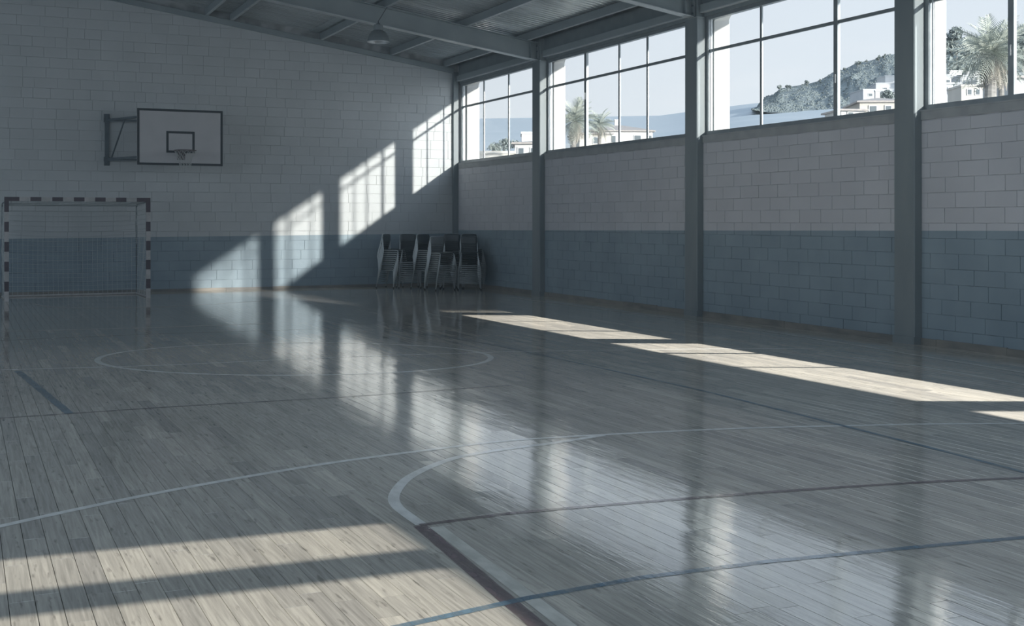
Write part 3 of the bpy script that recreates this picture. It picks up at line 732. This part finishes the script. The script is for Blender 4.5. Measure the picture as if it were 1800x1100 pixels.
MB().box((-hw+.06, .03, z_lo-.03), (-hw+.12, .09, z_hi+.03)).box((hw-.40, .03, z_lo-.03), (hw-.34, .09, z_hi+.03)).box((-hw+.06, .03, z_hi-.02), (hw-.34, .06, z_hi+.02)).box((-hw+.06, .03, z_lo-.02), (hw-.34, .06, z_lo+.02)).obj('rear_frame', M['bracket'], t_)

# ------------------------------------------------------------------ handball goal
GY = 26.3
gx0 = XY(11.5, GY); gx1 = XY(260.5, GY); gw = gx1-gx0; GH = 2.03; hb = .042
t_ = empty('handball_goal', (gx0, GY, 0)); tag(t_, 'handball goal with dark red and white banded frame and net', 'goal')
def banded(mb, p0, p1, seg0, n, axis):
    p0 = Vector(p0); p1 = Vector(p1); tot = (p1-p0).length; d = (p1-p0)/tot
    cuts = [0, seg0]+[seg0+(tot-seg0*(2 if axis == 'x' else 1))*(i+1)/n for i in range(n)]
    if axis == 'x': cuts.append(tot)
    for i in range(len(cuts)-1):
        a = p0+d*cuts[i]; b = p0+d*cuts[i+1]; m_ = 0 if i % 2 == 0 else 1
        if axis == 'x': mb.box((a.x, a.y-hb, a.z-hb), (b.x, b.y+hb, b.z+hb), m_)
        else: mb.box((b.x-hb, b.y-hb, b.z), (a.x+hb, a.y+hb, a.z), m_)
GM = [M['goal_red'], M['goal_white']]
for nm, x in (('post', 0), ('post', gw)):
    mb = MB(); banded(mb, (x, 0, GH), (x, 0, 0), .22, 9, 'z'); mb.obj(nm, GM, t_)
mb = MB(); banded(mb, (-hb, 0, GH+hb), (gw+hb, 0, GH+hb), .28, 11, 'x'); mb.obj('crossbar', GM, t_)
# rear frame
DG = 1.5
rx0 = XY(4, GY+DG)-gx0; rx1 = XY(240, GY+DG)-gx0
tb = .02
MB().tube([(0, 0, .02), (rx0, DG, .02)], tb, 8).obj('ground_rail', M['goal_white'], t_)
MB().tube([(rx0, DG, .02), (rx1, DG, .02)], tb, 8).obj('ground_rail', M['goal_white'], t_)
MB().tube([(gw, 0, .02), (rx1, DG, .02)], tb, 8).obj('ground_rail', M['goal_white'], t_)
for xr, xf in ((rx0, 0), (rx1, gw)):
    MB().tube([(xr, DG, .02), (xr, DG, 1.93), (xr+(xf-xr)*.08, DG*.92, 2.0), (xf, .03, 2.03)], .016, 8).obj('rear_stay', M['bracket'], t_)
def net_patch(mb, A, Bp, Cp, Dp, nu, nv, sag, nrm, r=.0036):
    A, Bp, Cp, Dp, nrm = map(Vector, (A, Bp, Cp, Dp, nrm))
    def pt(u, v):
        p = A*(1-u)*(1-v)+Bp*u*(1-v)+Cp*u*v+Dp*(1-u)*v
        s_ = math.sin(math.pi*u)*math.sin(math.pi*min(1, v*1.0))
        j = .008*math.sin(17*u+9*v)+.006*math.sin(31*v+5*u)
        return p+nrm*(sag*s_+j)+Vector((0, 0, -sag*.5*s_))
    for i in range(nu+1): mb.tube([pt(i/nu, k/12) for k in range(13)], r, 3, cap=False)
    for k in range(nv+1): mb.tube([pt(i/14, k/nv) for i in range(15)], r, 3, cap=False)
nt_ = MB()
net_patch(nt_, (rx0, DG, .03), (rx1, DG, .03), (rx1, DG-.02, 1.95), (rx0, DG-.02, 1.95), 27, 19, .16, (0, 1, 0))
net_patch(nt_, (0, 0, .03), (rx0, DG, .03), (rx0, DG-.02, 1.95), (0, 0, 2.0), 14, 19, .03, (-1, 0, 0))
net_patch(nt_, (gw, 0, .03), (rx1, DG, .03), (rx1, DG-.02, 1.95), (gw, 0, 2.0), 14, 19, .03, (1, 0, 0))
net_patch(nt_, (0, .02, 2.03), (gw, .02, 2.03), (rx1, DG-.02, 1.96), (rx0, DG-.02, 1.96), 27, 13, -.06, (0, 0, 1))
nt_.obj('net', M['goal_cord'], t_)

# ------------------------------------------------------------------ stacked chairs
def chair_meshes(pale=False):
    r = .0105; parts = []
    w0, w1 = .27, .185
    def arc(cx, cz, y, rad, a0, a1, n=5):
        return [(cx+rad*math.cos(math.radians(a0+(a1-a0)*i/n)), y, cz+rad*math.sin(math.radians(a0+(a1-a0)*i/n))) for i in range(n+1)]
    pts = [(-w0, -.235, .012), (-.20, -.20, .44)] + [(-.195, -.225, .68)] + arc(-.135, .77, -.245, .06, 180, 90) + arc(.135, .77, -.245, .06, 90, 0) + [(.195, -.225, .68), (.20, -.20, .44), (w0, -.235, .012)]
    parts.append(('back_frame', MB().tube(pts, r, 6).mesh('back_frame', M['chrome'], True)))
    for s_ in (-1, 1):
        parts.append(('leg', MB().tube([(s_*w0, .225, .012), (s_*.195, .185, .40), (s_*.19, .165, .432), (s_*.19, .12, .438), (s_*.19, -.19, .438)], r, 6).mesh('leg', M['chrome'], True)))
    parts.append(('rung', MB().tube([(-.243, -.222, .15), (.243, -.222, .15)], .008, 6).mesh('rung', M['chrome'], True)))
    parts.append(('rung', MB().tube([(-.243, .21, .15), (.243, .21, .15)], .008, 6).mesh('rung', M['chrome'], True)))
    # moulded seat: rounded rectangle, slightly dished
    def slab(w_, d_, th, f, fwd):
        n = 6; vs = []; fs = []
        for j in range(n+1):
            for i in range(n+1):
                u = i/n*2-1; v = j/n*2-1; k = 1-.10*max(0, abs(u)**4*abs(v)**4)
                x, y = u*w_/2*k, v*d_/2*k; vs.append(f(x, y, 0)); 
        base = len(vs)
        for j in range(n+1):
            for i in range(n+1):
                u = i/n*2-1; v = j/n*2-1; k = 1-.10*max(0, abs(u)**4*abs(v)**4)
                vs.append(f(u*w_/2*k, v*d_/2*k, th))
        for j in range(n):
            for i in range(n):
                a = j*(n+1)+i; fs.append((a, a+n+1, a+n+2, a+1)); fs.append((base+a, base+a+1, base+a+n+2, base+a+n+1))
        for i in range(n):
            a = i; fs.append((a, a+1, base+a+1, base+a)); a = n*(n+1)+i; fs.append((a+1, a, base+a, base+a+1))
            a = i*(n+1); fs.append((a+n+1, a, base+a, base+a+n+1)); a = i*(n+1)+n; fs.append((a, a+n+1, base+a+n+1, base+a))
        return MB().add(vs, fs)
    sm = M['seat_pale'] if pale else M['seat']
    parts.append(('seat', slab(.40, .37, .012, lambda x, y, h: (x, y-.01, .449+h-.012*math.cos(x*7)*math.cos(y*7)+.01*(abs(x)/.2)**3), 0).mesh('seat', sm, True)))
    parts.append(('backrest', slab(.395, .20, .012, lambda x, y, h: (x, -.222+h-.014*(1-(x/.19)**2), .735+y), 0).mesh('backrest', sm, True)))
    for fx, fy in ((-w0, -.235), (w0, -.235), (-w0, .225), (w0, .225)):
        parts.append(('foot', MB().lathe([(0, 0), (.014, 0), (.014, .03), (0, .03)], (fx, fy, 0), 6).mesh('foot', M['rubber'])))
    return parts
dark = chair_meshes(); pale = chair_meshes(True)
stacks = [  # px, depth, yaw, count, description
    (690, 29.25, 70, 11, 'leftmost stack, side-on by the end wall', 0),
    (719, 29.2, 12, 11, 'second stack from the left', 0),
    (752, 28.95, 48, 11, 'third stack from the left, half sideways', 0),
    (776, 28.25, 38, 10, 'front stack with pale backrests', 1),
    (794, 29.0, 0, 11, 'stack behind the pale front stack', 0),
    (825, 28.35, 4, 10, 'right front stack with broad dark backrests', 0),
    (829, 29.12, 24.6, 11, 'stack tucked in the very corner', 0),
]
ordn = ['lowest', 'second', 'third', 'fourth', 'fifth', 'sixth', 'seventh', 'eighth', 'ninth', 'tenth', 'topmost']
for px, d, yaw, cnt, desc, pl in stacks:
    base = P(px, 500, d); ms = pale if pl else dark
    for i in range(cnt):
        jx, jy, ja = R.gauss(0, .003), R.gauss(0, .003), R.gauss(0, .006)
        an = -TH+math.radians(yaw)+math.pi; lean = (i-cnt/2)*.0135
        c_ = empty('stacking_chair', (base.x+jx*.5-math.sin(an)*lean, base.y+jy*.5+math.cos(an)*lean, i*.0475), an+ja*.5)
        nm = 'topmost' if i == cnt-1 else ('lowest' if i == 0 else ordn[i]+' from the floor')
        tag(c_, 'chair %s in the %s' % (nm, desc), 'chair', 'stacked chairs in the corner')
        for pn, me in ms:
            if pn != 'foot' or i == 0: link(pn, me, c_)

# ------------------------------------------------------------------ dust haze filling the hall
hz = bpy.data.materials.new('dust_haze'); hz.use_nodes = True; t = hz.node_tree; t.nodes.clear()
ho = t.nodes.new('ShaderNodeOutputMaterial'); vsn = t.nodes.new('ShaderNodeVolumeScatter'); vsn.inputs['Density'].default_value = .0029; vsn.inputs['Anisotropy'].default_value = .1
vsn.inputs['Color'].default_value = (.72, .88, 1, 1)
t.links.new(vsn.outputs[0], ho.inputs['Volume'])
hb_ = MB().box((LX+.02, FY+.02, -.03), (OUT+.03, WY-.001+.02, 9.0)).obj('haze', hz); hb_['kind'] = 'stuff'; hb_['label'] = 'thin dusty haze in the air of the hall'; hb_['category'] = 'haze'

# ------------------------------------------------------------------ outdoors
def sheet(name, pxs, rows, mt, noise=0, seed=3, label=None, cat=None, kind=None):
    """land or water surface: rows = list of (depth, [y-survey per px])"""
    rr = random.Random(seed); vs = []; fs = []; n = len(pxs)
    for d, ys in rows:
        for i, px in enumerate(pxs):
            p = P(px, ys[i], d); 
            if noise: p.z += rr.gauss(0, noise)*d/600; 
            vs.append(p)
    for j in range(len(rows)-1):
        for i in range(n-1):
            a = j*n+i; fs.append((a, a+1, a+n+1, a+n))
    o = MB().add(vs, fs).obj(name, M[mt], smooth=True)
    return tag(o, label, cat, kind=kind)
def interp(tab, x):
    if x <= tab[0][0]: return tab[0][1]
    for (a, b), (c, d) in zip(tab, tab[1:]):
        if x <= c: return b+(d-b)*(x-a)/(c-a)
    return tab[-1][1]
hor = [(600, 211), (806, 209), (935, 207), (1170, 203), (1210, 196), (1330, 181), (1700, 160)]
PX = list(range(560, 1760, 40))
sheet('sea', PX, [(260, [interp(hor, x)+90 for x in PX]), (420, [interp(hor, x)+55 for x in PX]), (800, [interp(hor, x)+26 for x in PX]), (1500, [interp(hor, x)+9 for x in PX]), (3200, [interp(hor, x) for x in PX])], 'sea', label='calm blue-grey sea beyond the windows', cat='sea', kind='structure')
gnd = [(600, 275), (806, 272), (905, 262), (1000, 252), (1150, 247), (1210, 246), (1400, 232), (1470, 222), (1500, 205), (1575, 176), (1640, 150), (1850, 120), (2400, 60)]
PX = list(range(560, 2440, 30))
rows = []
for k, d in enumerate([14, 30, 60, 100, 150, 200, 250]):
    f_ = (k/6)**.5
    rows.append((d, [interp(gnd, x)+(1-f_)*(388+FO*4.4/14-interp(gnd, x)) for x in PX]))
sheet('hillside', PX, rows, 'ground', label='dry pale sloping ground outside the windows', cat='ground', kind='structure', noise=.5)
# headland: fine heightfield
ridge = [(1322, 192), (1330, 190), (1338, 178), (1345, 171), (1360, 166), (1371, 156), (1385, 153), (1418, 148), (1441, 142), (1464, 127), (1484, 122), (1508, 110), (1533, 106), (1557, 98), (1575, 95), (1610, 84), (1658, 68), (1700, 66), (1740, 62), (1790, 56), (1850, 50), (2300, 20)]
foot = [(1322, 193), (1345, 197), (1400, 200), (1480, 206), (1575, 210), (1640, 200), (2300, 150)]
from mathutils import noise as mn
vs = []; fs = []; XS = [1322+i*3.2 for i in range(180)]; NJ = 34
for j in range(NJ):
    v = j/(NJ-1)
    for i, x in enumerate(XS):
        y = interp(foot, x)+(interp(ridge, x)-interp(foot, x))*v; d = 950+380*v
        amp = math.sin(math.pi*min(1, v*1.02))*.9+.12
        h = (mn.fractal(Vector((x*.035, v*3.2, 0)), .8, 2.1, 6))*amp
        p = P(x, y, d+h*66); hh = (interp(foot, x)-interp(ridge, x))/100; p.z += h*15*hh if v < .99 else abs(h)*7*hh; vs.append(p)
for j in range(NJ-1):
    for i in range(len(XS)-1):
        a = j*len(XS)+i; fs.append((a, a+1, a+len(XS)+1, a+len(XS)))
n0 = len(vs); 
for i, x in enumerate(XS):
    p = P(x, interp(ridge, x), 1650); p.z -= 10; vs.append(p)
for i in range(len(XS)-1):
    a = (NJ-1)*len(XS)+i; fs.append((a, a+1, n0+i+1, n0+i))
hsurf = list(vs); sb = MB(); r3 = random.Random(5)
for _ in range(11000):
    j = r3.randrange(1, NJ-1); i = r3.randrange(0, len(XS)-1)
    if r3.random() > .25+.75*abs(mn.noise(Vector((i*.09, j*.22, 3))))*2.2: continue
    c = hsurf[j*len(XS)+i].lerp(hsurf[(j+1)*len(XS)+i+1], r3.random()); q_ = r3.uniform(.5, 1.3)
    ov = []
    for zz, rr_ in ((-.2, 1), (.45, .85), (.95, .25)):
        for a in range(5):
            ov.append((c.x+q_*rr_*math.cos(a*1.2566+zz)*r3.uniform(.8, 1.2), c.y+q_*rr_*math.sin(a*1.2566+zz)*r3.uniform(.8, 1.2), c.z+q_*zz))
    of = [(a, (a+1) % 5, (a+1) % 5+5, a+5) for a in range(5)]+[(a+5, (a+1) % 5+5, (a+1) % 5+10, a+10) for a in range(5)]+[(10, 11, 12, 13, 14)]
    sb.add(ov, of)
head = MB().add(vs, fs).obj('headland', M['hill'], smooth=True)
o = sb.obj('scrub', M['scrub'], head, smooth=True); o['kind'] = 'stuff'
tag(head, 'scrubby headland falling to the sea, in the third window', 'hill', kind='structure')

def crown_mesh(rad, hgt, n, leaf, seed, lumps=7):
    rr = random.Random(seed); mb = MB()
    cen = [(rr.gauss(0, .42)*rad, rr.gauss(0, .42)*rad, hgt*(.25+.55*rr.random()), rad*rr.uniform(.35, .6)) for _ in range(lumps)]
    for _ in range(n):
        cx, cy, cz, cr = rr.choice(cen); v = Vector((rr.gauss(0, 1), rr.gauss(0, 1), rr.gauss(0, 1))).normalized()*cr*rr.uniform(.6, 1.05)
        p = Vector((cx, cy, cz))+v; a = Vector((rr.gauss(0, 1), rr.gauss(0, 1), rr.gauss(0, 1))).normalized()*leaf; b = a.cross(Vector((rr.gauss(0, 1), rr.gauss(0, 1), rr.gauss(0, 1))).normalized())
        mb.add([p-a, p+b*.6, p+a, p-b*.6], [(0, 1, 2, 3)])
    return mb
def tree(px, py_base, py_top, d, wpx, label, mt='leaf_dark', seed=1, n=700, grp=None, lumps=7):
    b = P(px, py_base, d); t = P(px, py_top, d); h = t.z-b.z; rad = wpx*d/FO/2
    e_ = empty('tree', b); tag(e_, label, 'tree', grp)
    c = crown_mesh(rad, h, n, rad*(.16 if d < 1000 else .3), seed, lumps).obj('crown', M[mt], e_)
    MB().tube([(0, 0, -.3*h), (0, 0, .1*h), (rad*.1, 0, .55*h)], [rad*.09, rad*.08, rad*.04], 6).obj('trunk', M['trunk'], e_)
    return e_
for px, y0, y1, w_, s_ in [(1371, 160, 149, 11, 1), (1385, 156, 149, 9, 2), (1418, 151, 141, 10, 3), (1441, 144, 139, 6, 4), (1484, 124, 119, 6, 5), (1508, 114, 107, 10, 6), (1524, 109, 104, 6, 7), (1545, 106, 97, 10, 8), (1555, 102, 94, 8, 9)]:
    tree(px, y0, y1, 1300, w_, 'small round tree on the headland ridge, %s' % {1: 'leftmost above the cliff', 2: 'second from the left', 3: 'third from the left', 4: 'fourth, very small', 5: 'right of the thick mullion', 6: 'halfway up the right slope', 7: 'just right of the halfway tree', 8: 'left one of the top pair', 9: 'right one of the top pair'}[s_], 'leaf_dark', s_, 220, 'small trees on the headland ridge', 4)
tree(1682, 100, 47, 330, 44, 'dark pine left of the tall palm', 'leaf_dark', 21, 900)
tree(1660, 110, 72, 330, 40, 'low dark pine at the left edge of the nearest window', 'leaf_dark', 22, 700)
tree(1712, 120, 58, 320, 60, 'broad grey-green tree behind the tall palm', 'leaf_mid', 23, 900)
tree(1765, 120, 42, 300, 50, 'tall tree right of the tall palm, by the mullion', 'leaf_mid', 24, 900)
tree(1798, 130, 32, 300, 50, 'dark tree right of the thick mullion at the edge', 'leaf_dark', 25, 900)
tree(885, 264, 246, 190, 30, 'dark shrubby tree in the far window, left of the house', 'leaf_dark', 26, 500)
tree(866, 268, 255, 185, 28, 'low pale shrub in the far window', 'leaf_mid', 27, 400)
tree(906, 262, 244, 200, 26, 'small tree behind the far window house', 'leaf_dark', 28, 400)
tree(1562, 176, 160, 300, 30, 'round bush behind the villa in the third window', 'leaf_dark', 29, 400)
tree(1690, 150, 110, 260, 70, 'scrub on the terraces below the pine', 'leaf_mid', 30, 700)

def house(px0, px1, y_eave, y_ridge, y_base, d, rot, label, wm='villa', win=(), depth=9, chimney=True, hip=True, grp=None):
    a = P((px0+px1)/2, y_base, d); wd = (px1-px0)*d/FO; zE = P(px0, y_eave, d).z-a.z; zR = P(px0, y_ridge, d).z-a.z
    e_ = empty('house', a, -TH+math.radians(rot)); tag(e_, label, 'house', grp)
    hw_ = wd/2; dp = depth
    MB().box((-hw_, 0, -8), (hw_, dp, zE)).obj('walls', M[wm], e_)
    if hip:
        o_ = .35; rl = max(0, hw_-dp/2)
        vs = [(-hw_-o_, -o_, zE), (hw_+o_, -o_, zE), (hw_+o_, dp+o_, zE), (-hw_-o_, dp+o_, zE), (-rl, dp/2, zR), (rl, dp/2, zR),
              (-hw_-o_, -o_, zE-.18), (hw_+o_, -o_, zE-.18), (hw_+o_, dp+o_, zE-.18), (-hw_-o_, dp+o_, zE-.18)]
        MB().add(vs, [(0, 1, 5, 4), (1, 2, 5), (2, 3, 4, 5), (3, 0, 4), (6, 7, 1, 0), (7, 8, 2, 1), (8, 9, 3, 2), (9, 6, 0, 3), (9, 8, 7, 6)]).obj('roof', M['tile'], e_)
    else:
        MB().box((-hw_-.1, -.1, zE), (hw_+.1, dp+.1, zE+.25)).obj('parapet', M[wm], e_)
    for (u, z0, z1, ww) in win:
        f_ = MB().box((-hw_+u*wd-ww/2-.12, -.10, zE*z0-.1), (-hw_+u*wd+ww/2+.12, .0, zE*z1+.1)).obj('window', M['villa_white'], e_)
        MB().box((-hw_+u*wd-ww/2, -.13, zE*z0), (-hw_+u*wd+ww/2, -.09, zE*z1)).obj('shutter', M['shutter'], f_)
    if chimney: MB().box((-.3, dp/2-.25, zR-.6), (.2, dp/2+.25, zR+.7)).box((-.36, dp/2-.31, zR+.7), (.26, dp/2+.31, zR+.82)).obj('chimney', M['villa_white'], e_)
    return e_
house(1035, 1148, 229, 216, 262, 170, 4, 'cream villa with hipped tile roof behind the second window', 'villa_white', [(.12, .35, .7, .7), (.29, .35, .7, .7), (.38, .35, .7, .6), (.76, .3, .72, .9), (.95, .3, .72, .5)], 8)
house(1018, 1075, 234, 228, 264, 168, 10, 'low cream wing at the left end of the villa', 'villa', [(.5, .4, .75, .6)], 6, False)
house(905, 960, 250, 244, 285, 120, -3, 'white house at the right edge of the far window', 'villa_white', [(.2, .35, .7, .5), (.6, .35, .7, .5)], 7, False, True)
house(917, 970, 235, 233, 260, 150, 0, 'white flat-roofed block above the far window house', 'villa_white', [], 6, False, False)
house(820, 905, 270, 268, 290, 110, 3, 'long pale low wall-like house in the far window', 'villa', [], 5, False, False)
house(1512, 1600, 177, 166, 215, 130, -4, 'cream villa with tile roof behind the third window', 'villa', [(.26, .45, .75, .7), (.56, .45, .75, .55), (.8, .45, .75, .6)], 7)
house(1478, 1520, 192, 187, 215, 128, 5, 'small low house left of the villa in the third window', 'villa_white', [(.4, .4, .75, .5)], 5, False)
house(1517, 1560, 158, 155, 180, 300, 3, 'grey stepped house behind the third window villa', 'villa_grey', [(.3, .5, .7, .9)], 10, False, False)
house(1540, 1572, 147, 145, 172, 320, -6, 'upper grey stepped house on the slope', 'villa_grey', [(.5, .5, .7, .9)], 10, False, False)
house(1556, 1590, 134, 131, 165, 340, 0, 'white building climbing the headland slope', 'villa_white', [(.4, .4, .6, .9)], 8, False, False)
tr_ = [(1655, 1672, 133, 172, 190, 'villa_grey'), (1668, 1692, 126, 165, 210, 'villa_white'), (1688, 1706, 134, 170, 205, 'villa_grey'), (1700, 1722, 128, 168, 220, 'villa_white'),
       (1660, 1690, 148, 180, 160, 'villa_grey'), (1690, 1730, 152, 180, 150, 'villa'), (1718, 1740, 142, 175, 170, 'villa_white'), (1748, 1775, 140, 172, 170, 'villa_grey')]
tl = ['small grey', 'white upper', 'grey middle', 'white right-hand', 'grey lower-left', 'cream lower', 'white lower-right', 'grey far-right']
for k, (a, b, ye, yb, d, mm_) in enumerate(tr_):
    house(a, b, ye, ye-3, yb, d, R.uniform(-12, 12), tl[k]+' terrace house beside the tall palm trunk', mm_, [(.35, .5, .8, .45), (.7, .5, .8, .45)], 5, False, False, 'terrace houses below the pines')
house(1786, 1850, 134, 129, 190, 95, 3, 'grey building right of the thick mullion, nearest window', 'villa_grey', [(.6, .5, .8, .5)], 6, False, True)

# fan palms
def frond_mesh(mt, seed):
    rr = random.Random(seed); mb = MB(); n = 19
    def rach(t): return Vector((t, 0, .28*t-.62*t*t))
    mb.tube([rach(i/7) for i in range(8)], [.012*(1-i/9) for i in range(8)], 4)
    for i in range(2, n+1):
        t = i/n; p = rach(t); ln = .36*math.sin(math.pi*min(1, .18+t*.78))+.06
        for s_ in (-1, 1):
            tip = p+Vector((ln*.62, s_*ln*.8, -ln*.28+rr.gauss(0, .02))); q = p+Vector((.032, 0, 0)); mdl = (p+tip)/2+Vector((0, 0, .03))
            mb.add([p, q, mdl+Vector((.012, 0, 0)), tip, mdl-Vector((.012, 0, 0))], [(0, 1, 2, 4), (4, 2, 3)] if s_ > 0 else [(4, 2, 1, 0), (3, 2, 4)])
    return mb.mesh('frond', M[mt])
fg = [frond_mesh('palm_green', k) for k in range(3)]; fd = [frond_mesh('palm_dry', k+5) for k in range(2)]
def palm(px, y_hub, y_base, d, rpx, label, nf=34, seed=1, trunk=.32):
    rr = random.Random(seed); hub = P(px, y_hub, d); base = P(px, y_base, d); rad = rpx*d/FO; h = hub.z-base.z
    e_ = empty('palm', base); tag(e_, label, 'palm tree', 'palms outside the windows')
    pts = [(0.12*rad*math.sin(i/10*1.2), 0, -2+(h+2)*i/10) for i in range(11)]
    MB().tube(pts, [trunk*(1.15-.3*i/10)*(1+.06*(i % 2)) for i in range(11)], 10).obj('trunk', M['trunk'], e_)
    top = Vector(pts[-1])
    for k in range(nf):
        el_ = math.radians(85-165*(k/nf)**.8+rr.gauss(0, 6)); az = k*2.39996+rr.gauss(0, .2); dry = el_ < math.radians(-32)
        o = link('frond', rr.choice(fd if dry else fg), e_)
        s_ = rad*(1.22 if not dry else .9)*rr.uniform(.85, 1.1)
        o.matrix_local = Matrix.Translation(top) @ Matrix.Rotation(az, 4, 'Z') @ Matrix.Rotation(-el_+.1, 4, 'Y') @ Matrix.Rotation(rr.gauss(0, .35), 4, 'X') @ Matrix.Diagonal((s_, s_*.8, s_, 1))
    return e_
palm(1006, 214, 262, 100, 38, 'larger palm at the left of the second window', 64, 2, .20)
palm(1052, 220, 262, 105, 24, 'smaller palm left of the villa', 46, 3, .17)
palm(1738, 97, 190, 75, 58, 'tall palm in the nearest window', 84, 4, .36)
palm(1758, 128, 190, 82, 30, 'short palm behind the tall palm trunk', 36, 5, .2)

sc.cycles.max_bounces = 10; sc.cycles.diffuse_bounces = 5; sc.cycles.glossy_bounces = 4; sc.cycles.transparent_max_bounces = 24
sc.cycles.caustics_reflective = False; sc.cycles.caustics_refractive = False
sc.cycles.sample_clamp_indirect = 6
# daylight guides in the left window band
for k in range(1):
    a_l = bpy.data.lights.new('window_portal', 'AREA'); a_o = bpy.data.objects.new('window_portal', a_l); col.objects.link(a_o)
    a_l.shape = 'RECTANGLE'; a_l.size = WY-FY; a_l.size_y = 3.8; a_l.cycles.is_portal = True
    a_o.matrix_world = Matrix.Translation((LX-.3, (WY+FY)/2, 3.5)) @ Matrix(((0, 0, -1, 0), (1, 0, 0, 0), (0, -1, 0, 0), (0, 0, 0, 1))).transposed().transposed()
    a_o.rotation_euler = (math.pi/2, 0, -math.pi/2)
a_l = bpy.data.lights.new('window_portal', 'AREA'); a_o = bpy.data.objects.new('window_portal', a_l); col.objects.link(a_o)
a_l.shape = 'RECTANGLE'; a_l.size = WY-FY; a_l.size_y = 2.4; a_l.cycles.is_portal = True
a_o.location = (12.2, (WY+FY)/2, 4.2); a_o.rotation_euler = (math.pi/2, 0, math.pi/2)
